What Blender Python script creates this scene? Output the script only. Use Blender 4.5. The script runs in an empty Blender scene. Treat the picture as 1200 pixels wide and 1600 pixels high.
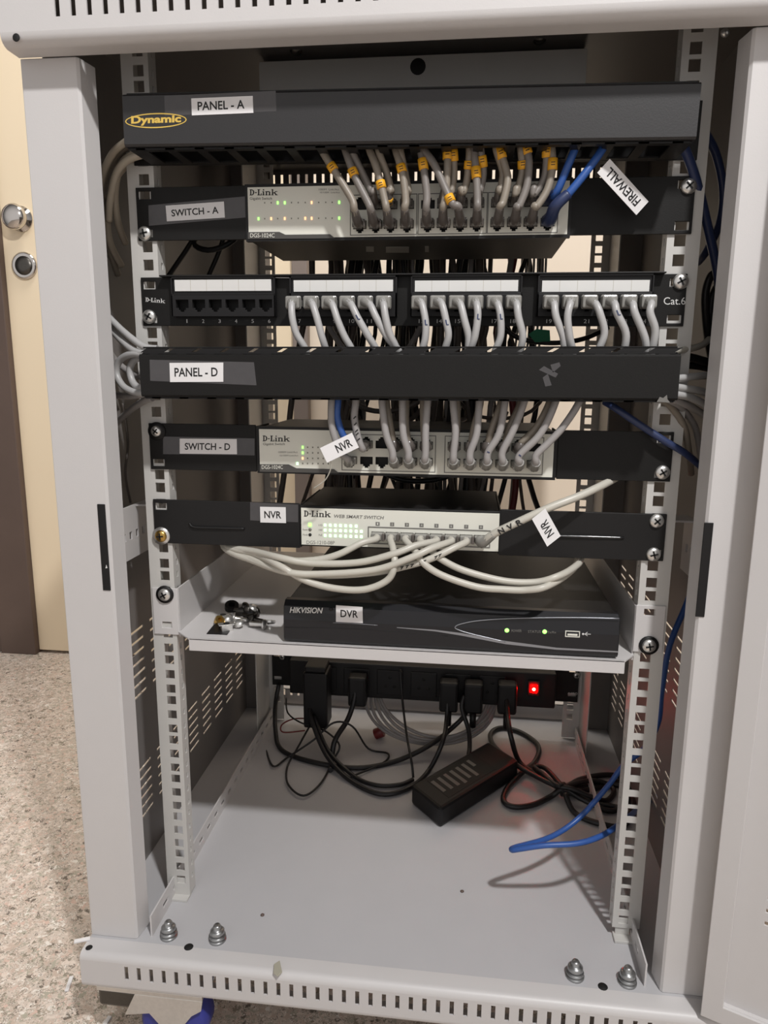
import bpy, math, random
from mathutils import Vector, Matrix
random.seed(7)
SC = bpy.context.scene
COL = SC.collection
# ------------------------------------------------------------------ camera
# rack coordinates in mm: x right, y into the rack, z up; y=0 is the front face of the mounting rails
ZG = 405.0                                  # the room floor lies 405 mm below rack zero
CP = Vector((60.8082, -658.1662, 278.1704)); PITCH, YAW, ROLL, FPX = -0.194529, 0.114435, 0.008087, 1120.0
def cam_axes():
    cy, sy, cp, sp = math.cos(YAW), math.sin(YAW), math.cos(PITCH), math.sin(PITCH)
    f = Vector((-sy*cp, cy*cp, sp)); r0 = Vector((cy, sy, 0)); u0 = r0.cross(f)
    cr, sr = math.cos(ROLL), math.sin(ROLL)
    return cr*r0 + sr*u0, -sr*r0 + cr*u0, f
CR, CU, CF = cam_axes()
def wm(p): return Vector((p[0]/1000, p[1]/1000, (p[2]+ZG)/1000))
cd = bpy.data.cameras.new('camera'); cam = bpy.data.objects.new('camera', cd); COL.objects.link(cam)
cd.sensor_fit = 'VERTICAL'; cd.sensor_height = 24; cd.sensor_width = 18; cd.lens = 24*FPX/1600
cd.clip_start = 0.01
cam.matrix_world = Matrix.Translation(wm(CP)) @ Matrix((CR, CU, -CF)).transposed().to_4x4()
SC.camera = cam
def ray(px, py): return CF + CR*((px-600)/FPX) - CU*((py-800)/FPX)
def at(px, py, y=0.0):                      # the point of the plane y seen at a photo pixel
    d = ray(px, py); return CP + d*((y-CP.y)/d.y)
def atz(px, py, z):
    d = ray(px, py); return CP + d*((z-CP.z)/d.z)
# ------------------------------------------------------------------ light
vs = SC.view_settings
vs.view_transform = 'Standard'; vs.look = 'None'; vs.gamma = 1; vs.exposure = 0.0; vs.use_curve_mapping = False
w = bpy.data.worlds.new('world'); SC.world = w; w.use_nodes = True
w.node_tree.nodes['Background'].inputs[0].default_value = (1.0, 0.97, 0.96, 1)
# the room in front of the rack is the bright side: light walls there, dimmer overhead and behind
_n = w.node_tree.nodes; _l = w.node_tree.links
_tc = _n.new('ShaderNodeTexCoord'); _sx = _n.new('ShaderNodeSeparateXYZ'); _mr = _n.new('ShaderNodeMapRange')
_mr.interpolation_type = 'SMOOTHSTEP'
_mr.inputs[1].default_value = -1.0; _mr.inputs[2].default_value = 0.1; _mr.inputs[3].default_value = 0.68; _mr.inputs[4].default_value = 0.05
_l.new(_tc.outputs['Generated'], _sx.inputs[0]); _l.new(_sx.outputs[1], _mr.inputs[0]); _l.new(_mr.outputs[0], _n['Background'].inputs[1])
def lamp(name, loc, target, size, watts, col):
    l = bpy.data.lights.new(name, 'AREA'); l.shape = 'DISK'; l.size = size; l.energy = watts; l.color = col
    o = bpy.data.objects.new(name, l); COL.objects.link(o); o.location = wm(loc)
    o.rotation_euler = (wm(target)-wm(loc)).to_track_quat('-Z', 'Y').to_euler()
    return o
lamp('ceiling_lamp', (580, -1100, 1750), (0, 0, 100), 0.10, 35, (1, 0.985, 0.975))
lamp('ceiling_lamp', (-250, 560, 2150), (-200, 760, -100), 0.5, 29, (1, 0.955, 0.90))  # unseen lamp, added behind the cabinet to brighten the back wall
# ------------------------------------------------------------------ materials
def lin(c):
    return tuple((v/255/12.92 if v/255 <= .04045 else ((v/255+.055)/1.055)**2.4) for v in c) + (1,)
MATS = {}
def mat(name, col, rough=.5, metal=0.0, var=0.0, scale=60, bump=0.0, bscale=900, alpha=1, emit=0, spec=.5):
    m = bpy.data.materials.new(name); m.use_nodes = True; MATS[name] = m
    nt = m.node_tree; b = nt.nodes['Principled BSDF']
    b.inputs['Base Color'].default_value = lin(col); b.inputs['Roughness'].default_value = rough
    b.inputs['Metallic'].default_value = metal; b.inputs['Specular IOR Level'].default_value = spec
    tc = nt.nodes.new('ShaderNodeTexCoord')
    if var:
        n = nt.nodes.new('ShaderNodeTexNoise'); n.inputs['Scale'].default_value = scale; n.inputs['Detail'].default_value = 5
        r = nt.nodes.new('ShaderNodeMapRange'); r.inputs[3].default_value = 1-var; r.inputs[4].default_value = 1+var
        x = nt.nodes.new('ShaderNodeMix'); x.data_type = 'RGBA'; x.blend_type = 'MULTIPLY'; x.inputs[0].default_value = 1
        x.inputs[6].default_value = lin(col)
        nt.links.new(tc.outputs['Object'], n.inputs['Vector']); nt.links.new(n.outputs[0], r.inputs[0])
        nt.links.new(r.outputs[0], x.inputs[7]); nt.links.new(x.outputs[2], b.inputs['Base Color'])
    if bump:
        n2 = nt.nodes.new('ShaderNodeTexNoise'); n2.inputs['Scale'].default_value = bscale
        bm = nt.nodes.new('ShaderNodeBump'); bm.inputs['Strength'].default_value = bump; bm.inputs['Distance'].default_value = .0004
        nt.links.new(tc.outputs['Object'], n2.inputs['Vector']); nt.links.new(n2.outputs[0], bm.inputs['Height'])
        nt.links.new(bm.outputs[0], b.inputs['Normal'])
    if emit:
        b.inputs['Emission Color'].default_value = lin(col); b.inputs['Emission Strength'].default_value = emit
    if alpha < 1:
        b.inputs['Alpha'].default_value = alpha
    return m
GREY = mat('light grey powder coat', (201, 198, 197), .42, 0, .025, 25, .12)
GREYD = mat('grey painted rail steel', (196, 194, 190), .42, 0, .04, 40, .1)
GREYF = mat('grey floor panel paint', (184, 183, 185), .45, 0, .03, 25, .12)
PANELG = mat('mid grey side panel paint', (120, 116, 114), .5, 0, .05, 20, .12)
BLK = mat('black powder coat', (24, 23, 22), .52, 0, .08, 60, .2, spec=.25)
BLKS = mat('satin black steel', (27, 26, 26), .5, 0, .06, 60, .1, spec=.3)
CHAR = mat('charcoal anodised steel', (43, 42, 43), .42, 0, .05, 40, .15)
BPL = mat('black plastic', (22, 21, 22), .45, 0, .06, 60, spec=.35)
DVRP = mat('dark blue grey plastic', (21, 21, 25), .38, 0, .05, 60)
HOLE = mat('dark port interior', (14, 13, 13), .7)
FACE = mat('beige grey face plate', (222, 221, 210), .5, 0, .02, 60)
FACE2 = mat('light port insert', (188, 184, 174), .5, 0, .03, 60)
WHITE = mat('white sticker paper', (226, 224, 224), .55, 0, .015, 90)
STRIP = mat('white label strip', (216, 215, 212), .5, 0, .02, 90)
INK = mat('black ink', (24, 23, 24), .6)
INKG = mat('grey ink', (112, 110, 106), .6)
DSTRIP = mat('dark grey print band', (72, 70, 67), .55)
INKW = mat('white ink', (215, 214, 212), .5)
YEL = mat('gold print', (214, 180, 84), .45)
TAPE = mat('glossy clear tape on black', (72, 70, 71), .22, 0, .12, 120)
STEEL = mat('zinc screw steel', (222, 220, 216), .28, .85, .1, 300)
STEELD = mat('dark steel', (95, 92, 88), .35, 1, .1, 300)
STEELB = mat('dull bolt steel', (165, 166, 166), .3, .9, .1, 300)
GLOSS = mat('glossy black steel', (40, 40, 41), .18, .3, spec=1)
BRASS = mat('brass', (196, 160, 90), .3, 1)
CGRY = mat('grey cable jacket', (170, 169, 168), .38, 0, .04, 120)
CBEI = mat('dusty beige cable jacket', (136, 127, 115), .45, 0, .10, 150)  # dirty beige, deepened for the shade below the top cable manager
CWHT = mat('off white cable jacket', (190, 186, 175), .38, 0, .04, 120)
CSHADE = mat('dusty shaded grey cable jacket', (122, 116, 111), .45, 0, .1, 150)  # dirty grey with the manager cover's shade put into the colour
CDUS2 = mat('pale dusty beige cable jacket', (186, 175, 158), .45, 0, .08, 150)
CMID = mat('mid grey cable jacket', (150, 146, 144), .42, 0, .05, 120)
CBLU = mat('blue cable jacket', (46, 84, 152), .38, 0, .06, 120)
CBLUD = mat('dark blue cable jacket', (40, 52, 88), .42, 0, .06, 120)
CBLK = mat('black cable jacket', (28, 27, 28), .42, 0, .06, 120)
CBRN = mat('brown grey cable jacket', (92, 84, 78), .5, 0, .08, 120)
CRED = mat('dark red cable jacket', (110, 34, 34), .45)
BOOT = mat('smoky clear plug', (92, 86, 82), .25, 0, .08, 200)
BOOTL = mat('milky clear plug', (140, 138, 133), .22, 0, .10, 200)
MARK = mat('yellow cable marker', (232, 168, 38), .45)
GREEN = mat('green indicator light', (150, 255, 110), .4, emit=2.2)
GREENP = mat('pale green indicator light', (190, 255, 190), .4, emit=2.0)
AMBER = mat('amber indicator light', (255, 190, 140), .4, emit=1.6)
LOFF = mat('unlit indicator', (120, 118, 108), .5)
RED = mat('red indicator light', (255, 0, 0), .4, emit=85)
REDHOT = mat('red lamp core', (255, 110, 80), .4, emit=30)
GTAG = mat('green tag plastic', (40, 140, 100), .5)
BLUEW = mat('blue wheel rubber', (52, 58, 140), .5)
CHROME = mat('chrome', (210, 205, 200), .12, 1)
DOORY = mat('cream yellow door paint', (238, 220, 190), .45, 0, .03, 4)
FRAMEB = mat('dark brown door frame', (92, 76, 68), .5, 0, .15, 12)
FRAMEG = mat('grey brown door jamb', (128, 116, 108), .5, 0, .06, 12)
WALL = mat('cream wall paint', (234, 219, 199), .7, 0, .03, 5)
WALLP = mat('pale pinkish wall paint', (232, 220, 214), .7, 0, .03, 5)
# ------------------------------------------------------------------ mesh building
class MB:
    def __init__(s): s.v = []; s.f = []; s.m = []; s.s = []
    def add(s, vs, fs, mi=0, smooth=False):
        o = len(s.v); s.v += [Vector(p) for p in vs]
        for f in fs: s.f.append([o+i for i in f]); s.m.append(mi); s.s.append(smooth)
    def obox(s, c, ax, ay, az, mi=0):       # centre and three half-axis vectors
        c, ax, ay, az = map(Vector, (c, ax, ay, az))
        if ax.cross(ay).dot(az) < 0: ax = -ax
        vs = [c+i*ax+j*ay+k*az for k in (-1, 1) for j in (-1, 1) for i in (-1, 1)]
        s.add(vs, [(0,2,3,1), (4,5,7,6), (0,1,5,4), (2,6,7,3), (0,4,6,2), (1,3,7,5)], mi)
        return s
    def box(s, x0, x1, y0, y1, z0, z1, mi=0):
        return s.obox(((x0+x1)/2, (y0+y1)/2, (z0+z1)/2), ((x1-x0)/2,0,0), (0,(y1-y0)/2,0), (0,0,(z1-z0)/2), mi)
    def prism(s, pts, n, mi=0):             # polygon extruded by vector n
        pts = [Vector(p) for p in pts]; n = Vector(n); k = len(pts)
        a = sum(((pts[i]-pts[0]).cross(pts[i+1]-pts[0]) for i in range(1, k-1)), Vector((0,0,0)))
        if a.dot(n) > 0: pts.reverse()
        s.add(pts+[p+n for p in pts], [list(range(k)), list(range(2*k-1, k-1, -1))] + [(i, i+k, (i+1) % k + k, (i+1) % k) for i in range(k)], mi)
        return s
    def lathe(s, c, axis, prof, n=16, mi=0, smooth=True):   # prof: (radius, height along axis)
        c = Vector(c); a = Vector(axis).normalized()
        u = a.orthogonal().normalized(); v = a.cross(u)
        vs = []; fs = []
        for r, h in prof:
            for i in range(n):
                t = 2*math.pi*i/n; vs.append(c + a*h + (u*math.cos(t)+v*math.sin(t))*r)
        for j in range(len(prof)-1):
            for i in range(n):
                k = (i+1) % n; fs.append((j*n+i, j*n+k, (j+1)*n+k, (j+1)*n+i))
        o = len(prof)
        s.add(vs, fs, mi, smooth)
        b = len(s.v)-len(vs)
        if prof[0][0] > 0: s.f.append([b+i for i in range(n-1, -1, -1)]); s.m.append(mi); s.s.append(False)
        if prof[-1][0] > 0: s.f.append([b+(o-1)*n+i for i in range(n)]); s.m.append(mi); s.s.append(False)
        return s
    def cyl(s, p0, p1, r, n=16, mi=0):
        p0, p1 = Vector(p0), Vector(p1)
        return s.lathe(p0, p1-p0, [(r, 0), (r, (p1-p0).length)], n, mi)
    def tube(s, pts, r, mi=0, n=9, sub=6, closed=False):
        P = smooth_path(pts, sub, closed); k = len(P)
        R = r if callable(r) else (lambda t: r)
        t0 = (P[1]-P[0]).normalized(); u = t0.orthogonal().normalized(); vs = []
        for i in range(k):
            if closed: t = (P[(i+1) % k]-P[i-1])
            else: t = P[min(i+1, k-1)]-P[max(i-1, 0)]
            t.normalize(); u = (u - t*u.dot(t)).normalized(); v = t.cross(u)
            rr = R(i/(k-1))
            for j in range(n):
                a = 2*math.pi*j/n; vs.append(P[i] + (u*math.cos(a)+v*math.sin(a))*rr)
        fs = []
        for i in range(k if closed else k-1):
            i2 = (i+1) % k
            for j in range(n): fs.append((i*n+j, i*n+(j+1) % n, i2*n+(j+1) % n, i2*n+j))
        s.add(vs, fs, mi, True)
        if not closed:
            b = len(s.v)-len(vs)
            s.f.append([b+j for j in range(n-1, -1, -1)]); s.m.append(mi); s.s.append(False)
            s.f.append([b+(k-1)*n+j for j in range(n)]); s.m.append(mi); s.s.append(False)
        return s
    def plate(s, rect, holes, fn, t, mi=0):  # rect and holes (u0,u1,v0,v1); fn(u,v,w) -> point; w from 0 to t
        us = sorted({round(a, 4) for h in [rect]+holes for a in h[:2] if rect[0]-1e-6 <= a <= rect[1]+1e-6})
        vv = sorted({round(a, 4) for h in [rect]+holes for a in h[2:4] if rect[2]-1e-6 <= a <= rect[3]+1e-6})
        nu, nv = len(us)-1, len(vv)-1
        solid = [[True]*nv for _ in range(nu)]
        for h in holes:
            for i in range(nu):
                if h[0] < (us[i]+us[i+1])/2 < h[1]:
                    for j in range(nv):
                        if h[2] < (vv[j]+vv[j+1])/2 < h[3]: solid[i][j] = False
        idx = {}; vs = []; fs = []
        flip = (Vector(fn(1,0,0))-Vector(fn(0,0,0))).cross(Vector(fn(0,1,0))-Vector(fn(0,0,0))).dot(Vector(fn(0,0,1))-Vector(fn(0,0,0))) < 0
        def V(i, j, k):
            if (i, j, k) not in idx: idx[(i, j, k)] = len(vs); vs.append(fn(us[i], vv[j], t*k))
            return idx[(i, j, k)]
        def F(*q): fs.append(q[::-1] if flip else q)
        S = lambda i, j: 0 <= i < nu and 0 <= j < nv and solid[i][j]
        for i in range(nu):
            for j in range(nv):
                if not solid[i][j]: continue
                F(V(i,j,0), V(i,j+1,0), V(i+1,j+1,0), V(i+1,j,0)); F(V(i,j,1), V(i+1,j,1), V(i+1,j+1,1), V(i,j+1,1))
                if not S(i-1,j): F(V(i,j,0), V(i,j,1), V(i,j+1,1), V(i,j+1,0))
                if not S(i+1,j): F(V(i+1,j,0), V(i+1,j+1,0), V(i+1,j+1,1), V(i+1,j,1))
                if not S(i,j-1): F(V(i,j,0), V(i+1,j,0), V(i+1,j,1), V(i,j,1))
                if not S(i,j+1): F(V(i,j+1,0), V(i,j+1,1), V(i+1,j+1,1), V(i+1,j+1,0))
        s.add(vs, fs, mi); return s
    def build(s, name, mats, parent=None, org=None, bevel=0, seg=2):
        if not isinstance(mats, (list, tuple)): mats = [mats]
        if parent is not None: org = Vector(parent['_o'])
        elif org is None: org = Vector((0,0,0))
        org = Vector(org)
        me = bpy.data.meshes.new(name)
        me.from_pydata([tuple((p-org)/1000) for p in s.v], [], s.f)
        for m in mats: me.materials.append(m)
        for p, mi, sm in zip(me.polygons, s.m, s.s): p.material_index = mi; p.use_smooth = sm
        o = bpy.data.objects.new(name, me); COL.objects.link(o)
        if parent is not None: o.parent = parent
        else: o.location = wm(org)
        ORG[o.name] = org; o['_o'] = tuple(org)
        if bevel:
            b = o.modifiers.new('bevel', 'BEVEL'); b.width = bevel/1000; b.segments = seg; b.limit_method = 'ANGLE'; b.angle_limit = math.radians(50)
        return o
ORG = {}
def smooth_path(pts, sub, closed=False):
    P = [Vector(p) for p in pts]; n = len(P)
    if n == 2 and not closed: return P
    out = []
    for i in range(n if closed else n-1):
        if closed: a, b, c, d = P[i-1], P[i], P[(i+1) % n], P[(i+2) % n]
        else: a, b, c, d = P[max(i-1,0)], P[i], P[i+1], P[min(i+2,n-1)]
        for k in range(sub):
            t = k/sub
            out.append(.5*((2*b) + (c-a)*t + (2*a-5*b+4*c-d)*t*t + (3*b-a-3*c+d)*t**3))
    if not closed: out.append(P[-1])
    return out
def tag(o, label=None, cat=None, group=None, kind=None):
    if label: o['label'] = label
    if cat: o['category'] = cat
    if group: o['group'] = group
    if kind: o['kind'] = kind
    return o
def thing(name, label, cat, org, group=None, roty=0):
    o = bpy.data.objects.new(name, None); COL.objects.link(o); o.location = wm(org); o.rotation_euler = (0, roty, 0)
    o.empty_display_size = .02; o['_o'] = tuple(org)
    return tag(o, label, cat, group)
# lettering ---------------------------------------------------------
TXT = {}
def text_mesh(body, bold=0.0, shear=0.0):
    k = (body, bold, shear)
    if k not in TXT:
        c = bpy.data.curves.new('lettering', 'FONT'); c.body = body; c.offset = bold; c.shear = shear; c.resolution_u = 3
        o = bpy.data.objects.new('lettering', c); me = bpy.data.meshes.new_from_object(o)
        vs = [tuple(v.co) for v in me.vertices]; fs = [tuple(p.vertices) for p in me.polygons]
        xs = [v[0] for v in vs]; ys = [v[1] for v in vs]
        x0, x1, y0, y1 = min(xs), max(xs), min(ys), max(ys)
        TXT[k] = ([((v[0]-x0)/(x1-x0), (v[1]-y0)/(y1-y0)) for v in vs], fs)
        bpy.data.objects.remove(o); bpy.data.meshes.remove(me); bpy.data.curves.remove(c)
    return TXT[k]
def lettering(parent, body, o, ux, uz, m, lift=(0,-.12,0), bold=0.0, shear=0.0, name='lettering'):
    # o: lower left corner, ux / uz: full width and height vectors
    vs, fs = text_mesh(body, bold, shear); o, ux, uz = Vector(o)+Vector(lift), Vector(ux), Vector(uz)
    b = MB(); b.add([o+ux*a+uz*c for a, c in vs], fs); return b.build(name, m, parent)
def letter_px(parent, body, x0, y0, x1, y1, y, m, slope=0.0, **k):   # photo box x0..x1, top y0, bottom y1 on plane y
    o = at(x0, y1, y); r = at(x1, y1+slope*(x1-x0), y); u = at(x0, y0, y)
    return lettering(parent, body, o, r-o, u-o, m, **k)
def slab_logo(parent, o, ux, uz, m, lift=(0,-.15,0)):
    R = [(1,0,3,10),(0,0,3.6,1),(0,9,3.6,10),(9,3.8,12,5.4),(14,0,16.2,10),(13,9,17.6,10),(13,0,20,1.1),(18.8,0,20,3.4),
         (22,0,24,6.6),(21,0,25,1),(21,5.7,24,6.6),(22,8,24.1,10),(27,0,29,6.6),(26,0,30,1),(26,5.7,29,6.6),(29,5.3,33,6.6),(32,0,34.1,5.9),(31,0,35,1),
         (37,0,39,10),(36,0,40,1),(36,9.1,39,10),(42.4,5.7,46,6.6),(42.4,0,46.6,1)]
    Q = [[(x0,y0),(x1,y0),(x1,y1),(x0,y1)] for x0,y0,x1,y1 in R]
    Q += [[(39,2.6),(39,4.2),(43.2,6.4),(45,6.4)], [(40,4.2),(41.6,5.2),(45.6,.4),(43.2,.4)]]
    for i in range(8):
        a, b = math.pi/2-math.pi*i/8, math.pi/2-math.pi*(i+1)/8
        f = lambda t, r, h: (3+r*math.cos(t), 5+h*math.sin(t))
        Q.append([f(a,5,5), f(b,5,5), f(b,2.8,3.8), f(a,2.8,3.8)])
    b = MB(); o, ux, uz = Vector(o)+Vector(lift), Vector(ux), Vector(uz)
    for q in Q:
        b.add([o+ux*(x/46.6)+uz*(z/10) for x, z in q], [tuple(range(len(q)))])
    return b.build('logo', m, parent)
def sticker(parent, px, y, body, tbox=(.1,.26,.9,.76), m=WHITE, ink=INK, bold=.018, name='sticker', t=.35):
    # px: TL, TR, BR, BL in the photo, lying on plane y and facing the viewer
    q = [at(a, b, y) for a, b in px]
    s = MB().prism(q, (0,-t,0)).build(name, m, parent)
    if body:
        bl, ux, uz = q[3], q[2]-q[3], q[0]-q[3]
        lettering(s, body, bl+ux*tbox[0]+uz*tbox[1], ux*(tbox[2]-tbox[0]), uz*(tbox[3]-tbox[1]), ink, (0,-t-.1,0), bold)
    return s
def flag(parent, px, ys, body, tbox=(.12,.25,.88,.75)):     # free paper flag, each corner at its own depth
    q = [at(a, b, yy) for (a, b), yy in zip(px, ys)]
    q[2] = q[1]+q[3]-q[0]
    n = (q[1]-q[0]).cross(q[3]-q[0]).normalized()
    if n.y > 0: n = -n
    s = MB().prism(q, n*.4).build('label_flag', WHITE, parent)
    bl, ux, uz = q[3], q[2]-q[3], q[0]-q[3]
    lettering(s, body, bl+ux*tbox[0]+uz*tbox[1], ux*(tbox[2]-tbox[0]), uz*(tbox[3]-tbox[1]), INK, n*.55, bold=.018)
    return s
def screw(parent, c, r=6.2, m=STEEL, washer=0, wm_=None, ang=.4):
    b = MB(); c = Vector(c)
    if washer: b.lathe(c, (0,-1,0), [(washer,0),(washer,1.4),(r*.7,1.6)], 20, 2)
    b.lathe(c+Vector((0,-1.4 if washer else 0,0)), (0,-1,0), [(r,0),(r,1.0),(r*.85,2.3),(r*.5,3.1),(0.01,3.4)], 20)
    d = 5.0 if washer else 3.55
    for a in (ang, ang+math.pi/2):
        u = Vector((math.cos(a),0,math.sin(a))); v = Vector((-math.sin(a),0,math.cos(a)))
        b.obox(c+Vector((0,-d+.2,0)), u*r*.55, (0,.5,0), v*r*.11, 1)
    return b.build('screw', [m, HOLE, wm_ or BLKS], parent)
# ------------------------------------------------------------------ room
def structure(o): o['kind'] = 'structure'; return o
b = MB().box(-2600, 2200, -2600, 1000, -425, -405)
FL = structure(b.build('floor', None or mat('terrazzo base', (206, 190, 176), .35)))
nt = MATS['terrazzo base'].node_tree; bs = nt.nodes['Principled BSDF']; tc = nt.nodes.new('ShaderNodeTexCoord')
def chips(scale, thr, seedoff):
    mp = nt.nodes.new('ShaderNodeMapping'); mp.inputs['Location'].default_value = (seedoff, seedoff*.7, 0)
    nz = nt.nodes.new('ShaderNodeTexNoise'); nz.inputs['Scale'].default_value = scale*1.3
    ad = nt.nodes.new('ShaderNodeVectorMath'); ad.operation = 'MULTIPLY_ADD'; ad.inputs[1].default_value = (.02,.02,.02)
    vo = nt.nodes.new('ShaderNodeTexVoronoi'); vo.inputs['Scale'].default_value = scale
    nt.links.new(tc.outputs['Object'], mp.inputs[0]); nt.links.new(mp.outputs[0], nz.inputs['Vector'])
    nt.links.new(nz.outputs['Color'], ad.inputs[0]); nt.links.new(mp.outputs[0], ad.inputs[2]); nt.links.new(ad.outputs[0], vo.inputs['Vector'])
    return vo
va = chips(150, .5, 0); vb = chips(330, .5, 3.1)
def ramp(v, stops):
    sp = nt.nodes.new('ShaderNodeSeparateColor'); nt.links.new(v.outputs['Color'], sp.inputs[0])
    ra = nt.nodes.new('ShaderNodeValToRGB'); ra.color_ramp.interpolation = 'CONSTANT'; nt.links.new(sp.outputs[0], ra.inputs[0])
    el = ra.color_ramp.elements
    el[0].position, el[0].color = 0, lin(stops[0][1]); el[1].position, el[1].color = stops[1][0], lin(stops[1][1])
    for p, c in stops[2:]: e = el.new(p); e.color = lin(c)
    return ra
ra = ramp(va, [(0,(196,180,166)),(.25,(214,198,184)),(.44,(186,164,148)),(.58,(160,154,136)),(.69,(202,170,154)),(.78,(126,116,100)),(.87,(226,218,208)),(.93,(92,82,72))])
rb_ = ramp(vb, [(0,(198,182,168)),(.26,(176,160,144)),(.46,(216,204,192)),(.6,(132,122,106)),(.73,(200,172,156)),(.83,(104,92,82)),(.91,(228,222,214)),(.96,(160,152,134))])
mx = nt.nodes.new('ShaderNodeMix'); mx.data_type = 'RGBA'
nf = nt.nodes.new('ShaderNodeTexNoise'); nf.inputs['Scale'].default_value = 160; nt.links.new(tc.outputs['Object'], nf.inputs['Vector'])
mr = nt.nodes.new('ShaderNodeMapRange'); mr.inputs[1].default_value = .46; mr.inputs[2].default_value = .54; nt.links.new(nf.outputs[0], mr.inputs[0])
nt.links.new(mr.outputs[0], mx.inputs[0]); nt.links.new(ra.outputs[0], mx.inputs[6]); nt.links.new(rb_.outputs[0], mx.inputs[7])
gm = nt.nodes.new('ShaderNodeGamma'); gm.inputs[1].default_value = .82
nt.links.new(mx.outputs[2], gm.inputs[0]); nt.links.new(gm.outputs[0], bs.inputs['Base Color'])
XD0, XD1, YW = -963, -314, 895
structure(MB().box(-281, 2200, YW, YW+60, -405, 1900).build('wall_back', WALL))
structure(MB().box(-2600, -1052, YW, YW+60, -405, 1900).build('wall_left', WALLP))
structure(MB().box(-1052, -281, YW, YW+60, 1660, 1900).build('wall_upper', WALL))
structure(MB().box(-2600, -1050, YW-14, YW, -405, -258).build('baseboard_left', FRAMEB, bevel=2))
structure(MB().box(-1052, XD0, YW-22, YW+40, -405, 1660).build('trim_1', FRAMEB, bevel=2))
structure(MB().box(XD1, -281, YW-22, YW+40, -405, 1660).build('trim_2', FRAMEG, bevel=2))
DR = structure(MB().box(XD0, XD1, YW-6, YW+34, -398, 1650).build('door_1', DOORY, bevel=2))
MB().lathe((-915, YW-6, 595), (0,-1,0), [(27,0),(27,3),(13,5),(12,10),(20,14),(26,20),(27,28),(22,36),(8,40),(0.01,40)], 28).build('door_knob', CHROME, DR)
kh = MB().lathe((-915.5, YW-6, 498), (0,-1,0), [(29,0),(29,4),(24,7),(20,5)], 28).build('lock_rosette', CHROME, DR)
MB().lathe((-915.5, YW-6, 498), (0,-1,0), [(20,0),(20,5.6),(9,6.5),(0.01,6.6)], 24).build('lock_cylinder', STEELD, kh)
# ------------------------------------------------------------------ cabinet
ZF = -288.0; ZR = 577.0; YF = -63.0; YB = 470.0
CAB = thing('server_cabinet', 'light grey steel network rack cabinet with its front open, filled with black switches', 'cabinet', (0, 200, -405))
def part(b, name, m=GREY, bevel=0, parent=CAB, seg=2): return b.build(name, m, parent, bevel=bevel, seg=seg)
XO = 304.0
SLX = [-256.2+12.75*i for i in range(41)]
def rounded_bar(z0, z1, y0, ybk, front_slots, r=6, out=-1, zin0=0, zin1=0):
    """hollow channel: slotted front plate, rounded edges and top/bottom flanges"""
    b = MB()
    b.plate((-XO, XO, z0+r, z1-r), front_slots, lambda u, v, w_: (u, y0-out*w_, v), 1.6)
    for zz, sg in ((z1, 1), (z0, -1)):
        prof = []
        for i in range(7):
            a = math.pi/2*i/6
            prof.append((y0-out*(r-r*math.cos(a)), zz-sg*r+sg*r*math.sin(a)))
        prof.append((ybk, zz))
        k = len(prof)
        vs = [(x, p[0], p[1]) for x in (-XO, XO) for p in prof]
        b.add(vs, [(i, i+1, k+i+1, k+i) if sg*out < 0 else (i, k+i, k+i+1, i+1) for i in range(k-1)], 0, True)
        inn = [(y, z-sg*1.6) for y, z in prof]
        vs = [(x, p[0], p[1]) for x in (-XO, XO) for p in inn]
        b.add(vs, [(i, k+i, k+i+1, i+1) if sg*out < 0 else (i, i+1, k+i+1, k+i) for i in range(k-1)], 0, True)
    for x in (-XO, XO):
        b.box(x-.8, x+.8, min(y0, ybk)+4, max(y0, ybk)-1, z0+3, z1-3)
    return b
# front base, bullnose ledge and slots
bs_ = rounded_bar(-328, ZF, -87, -66, [(x-2, x+2, -313, -298) for x in SLX], r=7)
part(bs_, 'base_rail')
hd_ = rounded_bar(521, 584, -87, -64, [(x-2, x+2, 539, 556) for x in SLX], r=9)
part(hd_, 'header')
for x, y, z, n, r in ((-298, -79, ZF+.1, (0,0,1), 3.4),):
    part(MB().lathe((x, y, z), n, [(r, 0), (r*.9, .25), (0.01, .25)], 16), 'rivet_hole', HOLE)
part(MB().lathe((-291, -87, 526), (0,-1,0), [(3,0),(2.6,.3),(0.01,.3)], 14), 'rivet_hole', HOLE)
# rear header and rear sill with the same slots (wall light shows through)
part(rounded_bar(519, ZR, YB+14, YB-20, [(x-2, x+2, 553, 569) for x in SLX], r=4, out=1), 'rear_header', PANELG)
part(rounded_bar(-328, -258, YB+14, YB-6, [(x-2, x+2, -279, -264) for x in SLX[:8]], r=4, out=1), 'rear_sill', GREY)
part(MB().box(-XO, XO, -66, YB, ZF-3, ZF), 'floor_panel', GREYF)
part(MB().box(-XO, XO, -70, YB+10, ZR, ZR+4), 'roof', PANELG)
for x, y in ((-200, -66), (203, -63)):
    part(MB().lathe((x, y, ZF+.05), (0,0,1), [(4.6,0),(4.4,.25),(0.01,.25)], 16), 'floor_hole', HOLE)
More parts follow.
